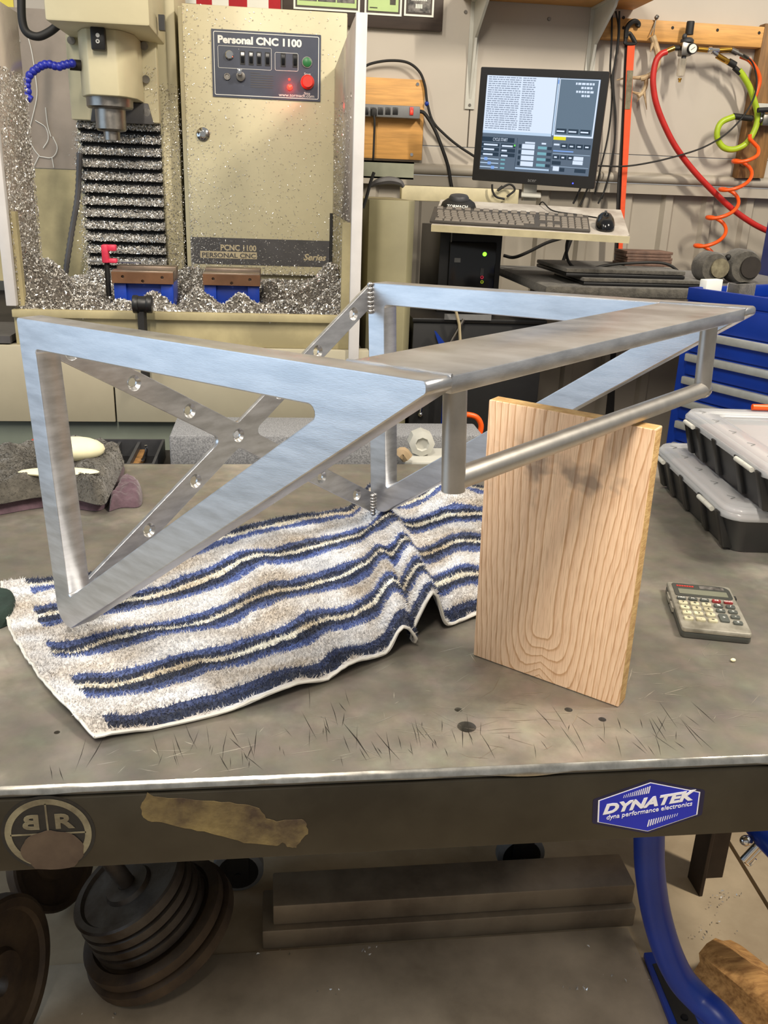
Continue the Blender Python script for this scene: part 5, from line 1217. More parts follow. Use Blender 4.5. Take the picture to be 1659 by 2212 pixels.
# keyboard
kbx, kby, kbw, kbd = -.006, .008, .432, .135
t = thing('computer_keyboard', tuple(KM@V((kbx,kby,0))), 'dusty dark grey computer keyboard on the laminate shelf', 'keyboard', rot=Matrix((kx_,ky_,kz_)).transposed()); KB = WM[t.name]
mb = MB(); mb.add([KB@V(q) for q in ((0,0,.0005),(kbw,0,.0005),(kbw,kbd,.0005),(0,kbd,.0005),(0,0,.007),(kbw,0,.007),(kbw,kbd,.013),(0,kbd,.013))],[(0,3,2,1),(4,5,6,7),(0,1,5,4),(1,2,6,5),(2,3,7,6),(3,0,4,7)]); mb.build('case','key_dark',t,bevel=.002)
def keymesh(w_):
    mb = MB(); P = [(-w_/2,-.008,0),(w_/2,-.008,0),(w_/2,.008,0),(-w_/2,.008,0),(-w_/2+.0018,-.0062,.004),(w_/2-.0018,-.0062,.004),(w_/2-.0018,.0066,.004),(-w_/2+.0018,.0066,.004)]
    mb.add([KB@V(q) for q in P],[(0,3,2,1),(4,5,6,7),(0,1,5,4),(1,2,6,5),(2,3,7,6),(3,0,4,7)]); return mb.build('key','key_grey',t)
kp = {}
def putkey(x, y, w_=.017):
    z = .007+.006*y/kbd; mw = Matrix.Translation((x,y,z))
    k_ = round(w_,4)
    if k_ not in kp: o = keymesh(w_); kp[k_] = o; o.matrix_basis = mw
    else: clone(kp[k_], t, mw)
for r in range(5):
    y = .014+.0188*r
    n_ = (8,13,13,14,14)[r]
    if r == 0:
        x = .012
        for w_ in (.024,.02,.024,.104,.022,.02,.024): putkey(x+w_/2,y,w_-.002); x += w_+.001
    else:
        x = .012+(.0,.009,.005,.003,0)[r]
        for c in range(n_): putkey(x+.0085,y); x += .0192
        if x < .283: putkey((x+.283)/2,y,.283-x)
for r in (0,2,3):
    for c in range(3): 
        putkey(.305+.0195*c,.014+.0188*(r if r==0 else r+1))
putkey(.3245,.014+.0188)
for r in range(5):
    for c in range(4): putkey(.366+.0185*c-.002,.014+.0188*r,.0165)
for c in range(16): putkey(.018+.026*c,.122,.018)
# jog controller and mouse on the shelf
p = KM@V((.060,.185,0)); t = thing('jog_controller', tuple(p), 'round black jog controller at the left end of the keyboard shelf', 'controller', rot=Matrix((kx_,ky_,kz_)).transposed())
mb = MB(); prof = [(.050,.0005),(.051,.006),(.047,.016),(.036,.024),(.031,.026)]
mb.lathe(prof,p,kz_,32); mb.v = [p+(v-p) for v in mb.v]; mb.build('body','rubber_black',t)
mb = MB(); mb.lathe([(.029,.026),(.029,.031),(.025,.037),(.012,.040),(.004,.040)],p,kz_,28); mb.build('dial','dark_grey_plastic',t)
text('lettering','TORMACH',.012,frame(p-ky_*.0462+kz_*.0165,kx_,(kz_*.75+ky_*.6)),'label_white',t,ext=.0002,align='CENTER',bold=.02,fit=None)
p = KM@V((.468,.075,0)); t = thing('computer_mouse', tuple(p), 'shiny dark grey mouse at the right end of the keyboard shelf', 'mouse', rot=Matrix((kx_,ky_,kz_)).transposed())
mb = MB(); n = 20; P = []; F = []
prof = [(0,1.0,.0),(.004,1.02,.0),(.014,.98,.0),(.024,.85,.0),(.031,.6,.0),(.034,.3,.0),(.035,.02,.0)]
for z,s,_ in prof:
    for i in range(n):
        a1 = 2*PI*i/n; wx_ = .029*(1-.12*math.cos(2*a1))*s; P.append(p+kx_*(wx_*math.cos(a1))+ky_*(.047*s*math.sin(a1)-.004)+kz_*(z*(1+.12*math.sin(a1))))
for j in range(len(prof)-1):
    for i in range(n): F.append((j*n+i,j*n+(i+1)%n,(j+1)*n+(i+1)%n,(j+1)*n+i))
F.append(tuple(range(n))[::-1]); F.append(tuple(range((len(prof)-1)*n,len(prof)*n)))
mb.add(P,F); mb.build('shell','black_gloss',t,angle=80)
mb = MB(); mb.cyl(p+ky_*.022+kz_*.032-kx_*.003,p+ky_*.022+kz_*.032+kx_*.003,.007,n=14); mb.build('wheel','dark_grey_plastic',t)
mb = MB(); mb.tube(spline([p+ky_*.04+kz_*.012,KM@V((.40,.17,.006)),KM@V((.33,.20,.006)),KM@V((.30,.28,.01)),KM@V((.29,.30,-.02))],8),.002,8); mb.build('cord','rubber_black',t)
# cables below the monitor
for i,(pts_,lab_) in enumerate((([(1063,398),(1064,412),(1072,425),(1090,430)],'short black cable under the left side of the monitor'),([(1085,402),(1075,412),(1100,398),(1112,410),(1095,425)],'tangled black cable under the monitor'),([(1255,404),(1248,420),(1238,440)],'black cable under the blue monitor light'),([(1270,405),(1262,425),(1252,445)],'black cable under the right corner of the monitor'))):
    cord('monitor_cable', pts_, 2.78, .0032, 'rubber_black', lab_)
# computer tower on the black cabinet
yk = 2.64; a_, b_ = uy(953,505,yk), uy(1088,512,yk); zk = uy(1000,688,2.52).z
mbk = MB(); cA, cB = uy(893,690,2.52).x, uy(1178,692,2.52).x
t = thing('black_cabinet', ((cA+cB)/2,2.75,0), 'plain black floor cabinet under the computer tower', 'cabinet')
mb = MB(); mb.box((cA,2.52,0.03),(cB,3.0,zk-.012)); mb.build('body','black_plastic',t,bevel=.003)
mb = MB(); mb.box((cA-.004,2.512,zk-.012),(cB+.004,3.004,zk)); mb.build('top','black_plastic',t,bevel=.002)
q0, q1 = uy(960,678,2.51), uy(1060,692,2.51); mb = MB(); mb.box((q0.x,2.505,q1.z),(q1.x,2.5125,q0.z)); mb.build('label_strip','grey_plastic',t)
t = thing('computer_tower', ((a_.x+b_.x)/2,yk,zk), 'black desktop computer tower with a green power light', 'computer')
ztp = 1.285
mb = MB(); mb.box((a_.x,yk+.012,zk+.0005),(b_.x,3.0,ztp)); mb.build('case','black_plastic',t,bevel=.002)
mb = MB(); mb.box((uy(972,520,yk).x,yk-.004,zk+.006),(uy(1074,520,yk).x,yk+.012,uy(1000,522,yk).z)); F_p = mb.build('front_panel','black_gloss',t,bevel=.004)
mb = MB(); q = uy(975,520,yk); mb.box((q.x-.002,yk-.003,uy(970,600,yk).z-.05),(q.x+.001,yk-.001,ztp)); mb.build('side_trim','grey_plastic',t)
p = uy(1047,549,yk-.004); mb = MB(); mb.lathe([(.006,0),(.005,-.002)],p,Y,14); mb.build('power_light','led_green',t)
p = uy(988,562,yk-.004); mb = MB(); mb.box((p.x-.009,yk-.0055,p.z-.006),(p.x+.009,yk-.004,p.z+.006)); mb.build('badge','grey_plastic',t)
for py,m_ in ((587,'dark_grey_plastic'),(599,'pink_plastic'),(609,'green_hose')):
    p = uy(1041,py,yk-.004); mb = MB()
    if py == 587: mb.box((p.x-.005,yk-.0055,p.z-.010),(p.x+.005,yk-.004,p.z+.010))
    else: mb.lathe([(.005,0),(.005,-.0015),(.0028,-.0015),(.002,0)],p,Y,12)
    mb.build('port',m_,t)
cord('tower_cable',[(1088,552),(1110,556),(1140,545),(1180,525),(1215,514),(1240,505)],2.86,.0052,'rubber_black','black cable running from the computer tower up to the shelf')
cord('slack_cable',[(1232,500),(1224,530),(1226,560),(1240,578),(1262,584),(1310,573),(1370,568),(1430,568),(1460,582),(1478,608)],2.55,.0042,'rubber_black','slack black cable lying over the flat black cases')
cord('dropping_cable',[(1240,500),(1225,540),(1210,585),(1196,640)],2.86,.0058,'rubber_black','straight black cable dropping behind the flat cases')
mb = MB(); mb.tube([uy(972,668,2.49),uy(985,672,2.48),uy(992,700,2.48),uy(994,735,2.48)],.0042,8); tag(mb.build('tan_cable','label_tan'),'tan cord hanging over the front of the black cabinet','cable')
mb = MB(); mb.tube(spline([uy(990,900,1.86)]+[uy(x,y,1.86) for x,y in ((1000,897),(1012,896),(1030,902),(1039,918),(1036,938),(1028,960))]+[V((uy(1028,960,1.86).x,1.86,.852))],6),.0062,10); tag(mb.build('orange_hose_loop','orange_hose'),'small orange hose loop standing behind the grey foam','hose')
t = thing('blue_pliers', tuple(uy(950,745,2.46)), 'blue handled pliers hanging on the black cabinet', 'pliers')
mb = MB(); mb.hexa([uy(938,714,2.48),uy(942,716,2.48),uy(962,742,2.48),uy(948,745,2.48)],[uy(938,714,2.50),uy(942,716,2.50),uy(962,742,2.50),uy(948,745,2.50)]); mb.tube([uy(962,742,2.48),uy(962,850,2.48),uy(957,915,2.48)],.007,8); mb.build('handle','blue_paint',t)
mb = MB(); mb.tube([uy(1002,690,2.49),uy(985,720,2.49),uy(972,742,2.49)],.005,8); mb.build('jaw','steel',t)
mb = MB(); mb.tube([uy(911,870,2.515),uy(908,892,2.505)],.004,8); mb.ball(uy(908,895,2.507),.008,10,8); tag(mb.build('hanging_hook','chrome'),'small chrome ball hook hanging on the black cabinet','hook')
# bench with flat cases, plates and grinder, right
zb1 = uy(1220,615,2.45).z
bxa, bxb = uy(1172,615,2.45).x, uy(1646,545,3.0).x-.006
t = thing('side_bench', ((bxa+bxb)/2,2.7,0), 'dark narrow bench along the wall behind the blue chest', 'bench')
mb = MB(); mb.box((bxa,2.42,zb1-.03),(bxb,3.05,zb1)); mb.build('top','rag_grey',t,bevel=.012)
for x_ in (bxb-.06,):
    for y_ in (2.50,2.95): mb = MB(); mb.box((x_,y_,0),(x_+.04,y_+.04,zb1-.031)); mb.build('leg','leg_steel',t)
for y_ in (2.95,): mb = MB(); mb.box((bxa+.12,y_,0),(bxa+.16,y_+.04,zb1-.031)); mb.build('leg','leg_steel',t)
def flatcase(p0, p1, z0, h, y0, y1, lab_):
    x0, x1 = uy(p0,600,y0).x, uy(p1,600,y0).x
    t = thing('flat_case',((x0+x1)/2,(y0+y1)/2,z0),lab_,'case','flat black cases on the side bench')
    mb = MB(); mb.box((x0,y0,z0),(x1,y1,z0+h*.45)); mb.build('lower_shell','black_plastic',t,bevel=.003)
    mb = MB(); mb.box((x0,y0,z0+h*.5),(x1,y1,z0+h)); mb.build('lid','rag_grey',t,bevel=.003)
flatcase(1262,1520,zb1+.0005,.020,2.44,2.72,'lower one of two flat black cases on the side bench')
flatcase(1222,1480,zb1+.021,.022,2.46,2.76,'upper one of two flat black cases on the side bench')
for i in range(5):
    q0, q1 = uy(1343,597,2.62), uy(1440,597,2.62); zz_ = zb1+.0435+i*.0085
    mb = MB(); mb.box((q0.x+random.uniform(-.004,.004),2.60,zz_),(q1.x+random.uniform(-.004,.004),2.70,zz_+.0078)); tag(mb.build('brown_plate','brown_plate',bevel=.001), ('lowest','second lowest','middle','second highest','topmost')[i]+' of the small stack of brown plates on the flat cases', 'plate', 'brown plates stacked on the cases')
t = thing('bench_grinder', tuple(uy(1560,600,2.62)), 'grey bench grinder behind the blue tool chest', 'grinder')
for px,r_ in ((1527,.045),(1592,.05)):
    c_ = uy(px,598,2.62); c_.z = zb1+r_+.001
    mb = MB(); mb.lathe([(r_*.4,-.045),(r_*.9,-.045),(r_,-.03),(r_,.02),(r_*.8,.03)],c_,Y,24); mb.build('wheel_guard','rag_grey',t)
    mb = MB(); mb.lathe([(r_*.62,-.052),(r_*.62,-.046)],c_+X*.012,Y,20); mb.build('wheel','decal_cream' if px<1550 else 'dark_recess',t)
c0_, c1_ = uy(1535,598,2.66), uy(1590,598,2.66); mb = MB(); mb.cyl((c0_.x,2.64,zb1+.05),(c1_.x,2.64,zb1+.05),.035,n=18); mb.build('motor','rag_grey',t)
mb = MB(); q = uy(1572,560,2.6); mb.cyl((q.x,2.6,zb1+.08),(q.x,2.6,q.z),.003,n=8); mb.ball((q.x,2.6,q.z+.006),.009,12,8); mb.build('lever','rubber_black',t)
# blue tool chest, turned
zA = uy(1487,620,2.12).z; A_ = uy(1487,620,2.12); B2 = uz(1659,644,zA); fd = (B2-A_); fd.z = 0; fd.normalize(); sd = V((-fd.y,fd.x,0))
if sd.y < 0: sd = -sd
print('CHEST', A_, B2, fd)
chL, chD = .62, .40
t = thing('tool_chest', tuple(A_+fd*chL/2+sd*chD/2-Z*zA), 'blue steel tool chest with silver drawer pulls at the right', 'tool chest', rot=Matrix((fd,sd,Z)).transposed()); TM = Matrix((fd,sd,Z)).transposed().to_4x4(); TM.translation = V((A_.x,A_.y,0))
def tbx(name, a1, b1, mt, par=t, bevel=.002):
    mb = MB(); x0,y0,z0 = a1; x1,y1,z1 = b1
    mb.add([TM@V(q) for q in ((x0,y0,z0),(x1,y0,z0),(x1,y1,z0),(x0,y1,z0),(x0,y0,z1),(x1,y0,z1),(x1,y1,z1),(x0,y1,z1))],[(0,3,2,1),(4,5,6,7),(0,1,5,4),(1,2,6,5),(2,3,7,6),(3,0,4,7)]); return mb.build(name,mt,par,bevel=bevel)
tbx('body',(0,.004,.10),(chL,chD,zA-.03),'blue_paint')
for nm,a1,b1 in (('rim',(0,0,zA-.03),(chL,.012,zA)),('rim',(0,chD-.012,zA-.03),(chL,chD,zA+.012)),('rim',(0,.0125,zA-.03),(.012,chD-.0125,zA)),('rim',(chL-.012,.0125,zA-.03),(chL,chD-.0125,zA))): tbx(nm,a1,b1,'blue_paint')
def tplane(px,py):
    d = ray(px,py); return (CAM+d*((V((A_.x,A_.y,0))-CAM).dot(sd)/d.dot(sd)))
zs1_ = tplane(1555,722).z; zs2_ = tplane(1555,775).z; stp = zs1_-zs2_
k_ = 0; z_ = zA-.034; 
DR = tbx('drawer',(.03,-.004,zs1_+.002),(chL-.01,.003,zA-.035),'blue_paint')
while z_ > .2 and k_ < 9:
    zt_ = zs1_-k_*stp
    if zt_-stp < .12: break
    D_ = tbx('drawer',(.03,-.004,zt_-stp+.003),(chL-.01,.003,zt_),'blue_paint')
    tbx('drawer_pull',(.032,-.016,zt_-.020),(chL-.012,-.0045,zt_-.001),'pull_silver',D_,.003); k_ += 1
for cx0,cy0 in ((.06,.06),(chL-.06,.06),(.06,chD-.06),(chL-.06,chD-.06)):
    mb = MB(); c_ = TM@V((cx0,cy0,.05)); mb.cyl(c_-fd*.015,c_+fd*.015,.05,n=18); mb.build('caster','rubber_black',t)
    mb = MB(); mb.cyl(c_,c_+Z*.052,.012,n=8); mb.build('caster_stem','steel',t)
# boxes standing in the chest's open top
for i,(px0,px1,py0,py1,mt,lab_) in enumerate(((1532,1560,611,626,'paper_white','small white box in the top of the blue chest'),(1562,1602,606,636,'paper_pink','pinkish carton in the top of the blue chest'),(1610,1656,606,634,'rag_grey','grey block in the top of the blue chest at the right'))):
    q = uz((px0+px1)/2,py1,zA-.008); w_ = (px1-px0)/FL*2.0/2*.62
    lq = TM.inverted()@q; lx, ly = lq.x, max(.06,min(lq.y,chD-.08)) 
    mb = MB(); mb.add([TM@V((lx+sx_*w_*1.2,.07+sy_*.03,zz_)) for zz_ in (zA-.0295,zA+.018) for sx_,sy_ in ((-1,-1),(1,-1),(1,1),(-1,1))],[(0,3,2,1),(4,5,6,7),(0,1,5,4),(1,2,6,5),(2,3,7,6),(3,0,4,7)]); tag(mb.build('storage_box',mt if mt!='paper_pink' else 'white_paint',bevel=.002),lab_,'box')
# tall blue cabinet beyond the chest at the right edge
q = uy(1646,545,3.0); mb = MB(); t = thing('blue_locker',(q.x+.2,2.7,0),'tall blue locker at the right edge behind the grinder','locker')
mb.box((q.x,2.55,0.0),(q.x+.4,3.0,uy(1650,470,3.0).z)); mb.build('body','blue_paint',t,bevel=.004)
mb = MB(); mb.box((q.x+.03,2.545,.05),(q.x+.37,2.5495,uy(1650,480,3.0).z)); mb.build('door','blue_paint',t,bevel=.002)

# yellow sheet high on the wall at the far left
mb = MB(); mb.box((uy(-60,0,WY-.01).x,WY-.004,uy(10,20,WY-.01).z),(uy(28,10,WY-.01).x,WY-.001,2.2)); tag(mb.build('yellow_sheet','yellow_card'),'yellow sheet on the wall at the upper left corner','sheet')
# ribbed grey hose hanging beside the enclosure
mb = MB(); pts = spline([uy(x,y,2.36) for x,y in ((800,402),(815,394),(840,390),(862,394),(872,404))],6); mb.tube(pts,[.004+.006*math.sin(PI*i/(len(pts)-1)) for i in range(len(pts))],8); tag(mb.build('grey_hose','stripe_grey'),'short grey hose lying on the olive side cabinet','hose')
mb = MB(); mb.tube(spline([uy(x,y,2.33) for x,y in ((808,372),(800,395),(792,425),(784,450))],6),.004,8); tag(mb.build('side_cable','rubber_black'),'black cable hanging beside the enclosure post','cable')
# ------------------------------------------------------------------ low bench behind the table with trays and blocks
zr_ = .845; yr0, yr1 = YB+.012, 1.885
t = thing('rear_bench',(-.05,1.73,0),'low dark bench just behind the welding table','bench')
mb = MB(); mb.box((-.62,yr0,zr_-.03),(.52,yr1,zr_)); mb.build('top','dark_recess',t,bevel=.002)
for x_ in (-.60,.46):
    for y_ in (yr0+.01,yr1-.05): mb = MB(); mb.box((x_,y_,0),(x_+.04,y_+.04,zr_-.031)); mb.build('leg','leg_steel',t)
# black divided tray
x0, x1 = uy(188,950,1.80).x, uy(352,950,1.80).x; zt2 = uy(250,947,1.82).z
t = thing('parts_tray',((x0+x1)/2,1.74,zr_),'black divided parts tray behind the table','tray')
mb = MB(); mb.box((x0,1.655,zr_+.0005),(x1,1.83,zr_+.004)); mb.build('bottom','black_plastic',t)
for a1,b1 in (((x0,1.655),(x1,1.66)),((x0,1.825),(x1,1.83)),((x0,1.66),(x0+.005,1.825)),((x1-.005,1.66),(x1,1.825))):
    mb = MB(); mb.box((*a1,zr_+.004),(*b1,zt2-.004)); mb.build('wall','dark_grey_plastic',t)
for f_ in (.40,.66): 
    mb = MB(); xx = x0+(x1-x0)*f_; mb.box((xx-.003,1.66,zr_+.004),(xx+.003,1.825,zt2-.008)); mb.build('divider','dark_grey_plastic',t)
mb = MB(); mb.box((x0+.005,1.76,zr_+.004),(x0+(x1-x0)*.40-.003,1.765,zt2-.012)); mb.build('divider','dark_grey_plastic',t)
q = uy(286,975,1.72); mb = MB(); mb.box((q.x-.012,1.70,zr_+.0045),(q.x+.013,1.81,zt2-.02)); tag(mb.build('wooden_block','old_wood',bevel=.002),'grey-brown wooden block lying in the black parts tray','block')
q = uy(284,995,1.68); mb = MB(); mb.box((q.x-.012,1.665,zr_+.0045),(q.x+.012,1.693,zr_+.03)); tag(mb.build('wooden_block','pine',bevel=.002),'small pale pine block at the front of the parts tray','block')
q = uy(306,998,1.68); mb = MB(); mb.box((q.x-.008,1.663,zr_+.0045),(q.x+.012,1.69,zr_+.022)); tag(mb.build('wooden_block','paper_pink',bevel=.002),'small pinkish block beside the pale pine block','block')
mb = MB(); mb.tube(spline([uy(315,962,1.74),uy(316,975,1.74),uy(311,990,1.74),uy(306,995,1.74)],5),.003,8); tag(mb.build('steel_clip','chrome'),'bent steel clip standing in the parts tray','clip')
a_, b_ = uy(66,948,1.78), uy(192,975,1.78); mb = MB(); mb.box((a_.x,1.70,zr_+.0005),(b_.x,1.79,a_.z)); tag(mb.build('red_case','red_plastic',bevel=.006),'red plastic case behind the left leg of the bracket','case')
# grey foam block
a_, b_ = uy(366,938,1.70), uy(835,940,1.70); mb = MB(); mb.box((a_.x,1.69,zr_+.0005),(b_.x,1.84,a_.z)); tag(mb.build('foam_block','foam_grey',bevel=.005),'long speckled grey foam block behind the table','foam block')
a_, b_ = uy(838,940,1.74), uy(1046,938,1.74); mb = MB(); mb.box((a_.x+.002,1.74,zr_+.0005),(b_.x,1.84,a_.z)); tag(mb.build('foam_block','foam_grey',bevel=.005),'shorter grey foam block beside the cast fitting','foam block')
t = thing('cast_fitting',tuple(V((uy(915,970,1.66).x,1.67,zr_))),'pale cast metal fitting on a plate behind the bracket','fitting')
q = uy(912,955,1.67); mb = MB(); mb.lathe([(.022,-.01),(.026,0),(.026,.03),(.014,.034),(.012,.028)],V((q.x,1.70,q.z-.004)),-Y,8); mb.build('hexagon_boss','steel_white',t)
a_, b_ = uy(880,985,1.66), uy(985,985,1.66); mb = MB(); mb.prism([(a_.x-.01,1.63,zr_+.001),(b_.x,1.63,zr_+.001),(b_.x-.01,1.73,zr_+.001),(a_.x+.012,1.73,zr_+.001)],(0,0,q.z-.03-zr_)); mb.build('base_plate','steel_white',t,bevel=.003)
mb = MB(); mb.tube(spline([uy(862,985,1.625),uy(870,978,1.625),uy(880,990,1.625)],5),.012,8); mb.build('lug','tan_tub',t)

# ------------------------------------------------------------------ rags on the table, left
def heap(name, poly, hmax, mt, label, z0=TZ, sc=18, amp=.35, edge=.25, seed=0, par=None, n=56, cat='rag'):
    """soft heap: outline polygon on the table (world xy), rounded folds on top"""
    P = [V((p.x,p.y)) for p in poly]; c = sum(P,V((0,0)))/len(P); k = len(P); R_ = 16; mb = MB()
    def pt(i, r):
        b_ = P[i]; q = c.lerp(b_, r); e = min(1,(1-r)/edge); prof_ = (1-(1-e)**2.4)
        nz_ = mnoise.noise(V((q.x*sc,q.y*sc*1.8,seed)))*amp+mnoise.noise(V((q.x*sc*3,q.y*sc*4,seed+5)))*amp*.35
        return V((q.x,q.y,z0+.001+hmax*prof_*(1+nz_)))
    for j in range(R_):
        r = 1-(j/R_)
        for i in range(k): mb.v.append(pt(i,r))
    mb.v.append(V((c.x,c.y,pt(0,0).z))); L = len(mb.v)-1
    for j in range(R_-1):
        for i in range(k): mb.f.append([j*k+i,j*k+(i+1)%k,(j+1)*k+(i+1)%k,(j+1)*k+i]); mb.m.append(0)
    for i in range(k): mb.f.append([(R_-1)*k+i,(R_-1)*k+(i+1)%k,L]); mb.m.append(0)
    lo_ = len(mb.v)
    for i in range(k): mb.v.append(V((P[i].x,P[i].y,z0+.0005)))
    mb.f.append(list(range(lo_,lo_+k))[::-1]); mb.m.append(0)
    o = mb.build(name,mt,None,angle=180); 
    return tag(o,label,cat)
def outline(pts, z, k=7):
    L = [uz(x,y,z) for x,y in pts]; L.append(L[0]); return spline(L,k)[:-1]
heap('dark_rag',outline([(-120,1090),(-60,1120),(0,1113),(90,1098),(160,1100),(215,1104),(240,1080),(262,1040),(268,1008),(235,992),(150,996),(60,1002),(-40,1010),(-130,1030)],TZ),.024,'rag_purple','dark purplish cloth at the bottom of the rag pile',seed=3,edge=.10,amp=.2)
zz1 = TZ+.020
heap('dark_rag',outline([(-130,1075),(-60,1096),(0,1090),(90,1075),(160,1080),(220,1092),(238,1070),(262,1018),(266,995),(230,985),(150,984),(60,990),(-40,1000),(-140,1020)],zz1),.034,'rag_grey','dark grey shop towel folded in a pile, left rear',z0=zz1,seed=8,edge=.12,amp=.42,sc=22)
RG = bpy.data.objects['dark_rag.001']; mb = MB(); random.seed(31); vv = [WM[RG.name]@v.co for v in RG.data.vertices]; ff = [tuple(f.vertices) for f in RG.data.polygons]
def ragpos():
    while True:
        f = random.choice(ff)
        if len(f) == 4: break
    u_, v_ = random.random(), random.random(); p = vv[f[0]].lerp(vv[f[1]],u_).lerp(vv[f[3]].lerp(vv[f[2]],u_),v_); return p, Z
flakes(mb,22000,ragpos,(.0016,.0038)); tag(mb.build('nap','rag_grey',RG,recalc=False,smooth=False),kind='stuff')
heap('purple_rag',outline([(236,1106),(262,1098),(300,1096),(308,1078),(303,1052),(282,1040),(268,1044),(250,1070),(236,1094)],TZ),.020,'rag_purple','crumpled purple rag poking out right of the grey pile',seed=5,sc=40,amp=.5,edge=.4)
heap('green_rag',outline([(-60,1368),(-10,1362),(26,1345),(38,1318),(30,1296),(0,1290),(-50,1296),(-80,1330)],TZ),.016,'rag_green','dark green folded rag at the left edge under the towel corner',seed=2,edge=.2,amp=.15)
q = uz(165,985,TZ+.058); t = thing('foam_pad',(q.x,q.y,TZ+.054),'cream oval polishing pad on top of the grey rag pile','pad')
mb = MB(); mb.ball((q.x,q.y,TZ+.070),(.047,.030,.020),28,10); mb.build('pad','cream_pad',t)
q = uz(128,1030,TZ+.050); mb = MB(); mb.ball((q.x,q.y,TZ+.058),(.062,.016,.006),24,8); tag(mb.build('foam_pad','cream_pad'),'thin cream pad lying in front of the oval pad','pad')

# ------------------------------------------------------------------ clear-lid organizers
def organizer(o0, ydir, z0, label, w_=.46, dp=.36, hb=.056, hl=.020):
    yd = V((*ydir,0)).normalized(); xd = V((yd.y,-yd.x,0)); t = thing('parts_organizer',(o0[0],o0[1],z0),label,'organizer','clear-lid organizers on the table',rot=Matrix((xd,yd,Z)).transposed()); M_ = WM[t.name]
    inn = .018
    def ringv(ins, z, k=5): return [M_@V((p.x,p.y,z)) for p in roundpoly([(ins,ins),(w_-ins,ins),(w_-ins,dp-ins),(ins,dp-ins)],.032-ins*.4,k)]
    a1, b1 = ringv(inn+.004,.0008), ringv(.004,hb); n = len(a1); mb = MB(); mb.add(a1+b1,[tuple(range(n))[::-1]]+[(i,(i+1)%n,n+(i+1)%n,n+i) for i in range(n)]); 
    c1, d1 = ringv(.008,hb), ringv(inn+.008,.004); mb.add(c1+d1,[tuple(range(n,2*n))]+[(i,n+i,n+(i+1)%n,(i+1)%n) for i in range(n)]); mb.add(b1+c1,[(i,(i+1)%n,n+(i+1)%n,n+i) for i in range(n)]); mb.build('body','organizer_body',t,recalc=False,angle=30)
    mb = MB(); cc_ = ringv(.022,hb-.004); mb.add(cc_,[tuple(range(n))]); mb.build('paper_liner','paper_pink',t,recalc=False)
    # lid: skirt, chamfered border, sunken window
    r0, r1, r2, r3, r4 = ringv(0,hb+.0005), ringv(0,hb+hl*.55), ringv(.006,hb+hl), ringv(.046,hb+hl), ringv(.050,hb+hl-.005)
    mb = MB(); L = [r0,r1,r2,r3,r4]
    for j in range(4): mb.add(L[j]+L[j+1],[(i,(i+1)%n,n+(i+1)%n,n+i) for i in range(n)])
    mb.add(r4,[tuple(range(n))]); o = mb.build('lid','clear_plastic',t,recalc=False,angle=30); sd_ = o.modifiers.new('t','SOLIDIFY'); sd_.thickness = .0016; sd_.offset = -1
    for i in range(2):
        xx = .05+(w_-.1)*(i+1)/3; mb = MB(); mb.obox(M_@V((xx,dp/2,hb+hl-.003)),xd,yd,Z,.010,dp/2-.05,.0022); mb.build('lid_rib','clear_plastic',t)
    # ribs and latches on the side that faces left, and on the near side
    for yy in (.035,.11,.20,.27,.325):
        mb = MB(); P = [(.004-.007,yy-.008,hb+.006),(.008,yy-.008,hb+.006),(.030,yy-.008,.004),(.014,yy-.008,.004)]; mb.prism([M_@V(p) for p in P],yd*.016); mb.build('side_rib','black_plastic',t,bevel=.002)
    for y0_,y1_ in ((.045,.072),(.073,.102),(.28,.318)):
        mb = MB(); mb.cyl(M_@V((-.005,y0_,hb+.004)),M_@V((-.005,y1_,hb+.004)),.0038,n=12); mb.build('hinge_pin','steel_white',t)
    for xx in (.12,.34):
        mb = MB(); mb.obox(M_@V((xx,.006,hb*.62)),xd,yd,Z,.022,.008,hb*.40); mb.build('latch','black_plastic',t,bevel=.003)
    for yy in (.05,.12,.19,.26,.32):
        for k_ in range(2):
            mb = MB(); a2 = .7+1.6*k_; d2 = xd*math.cos(a2)+yd*math.sin(a2); mb.obox(M_@V((.026,yy+.008*k_,hb+hl+.0002)),d2,Z.cross(d2),Z,.006,.0009,.0002); mb.build('molded_mark','grey_plastic',t)
    return t
organizer((.650,1.142),(.0995,.995),TZ,'lower clear-lid parts organizer standing on the steel table')
organizer((.672,1.090),(.085,.995),TZ+.0775,'upper clear-lid parts organizer stacked on the lower one')
q = uy(1632,842,1.425); mb = MB(); mb.tube([V((q.x,1.425,TZ+.1595)),V((q.x+.10,1.415,TZ+.1595))],.0055,10); tag(mb.build('orange_rod','orange_hose'),'orange rod lying on the upper organizer at the right edge','rod')
q = uz(1583,1429,TZ); mb = MB(); mb.ball((q.x,q.y,TZ+.002),(.0032,.0026,.002),8,6); tag(mb.build('yellow_crumb','cream_pad'),'tiny yellow crumb on the bare steel right of the oak board','crumb')

# ------------------------------------------------------------------ under the table
zf = 0.0
mb = MB(); q = [uz(*p,0) for p in ((-200,2300),(470,2060),(1370,2052),(1600,2600),(-200,2900))]
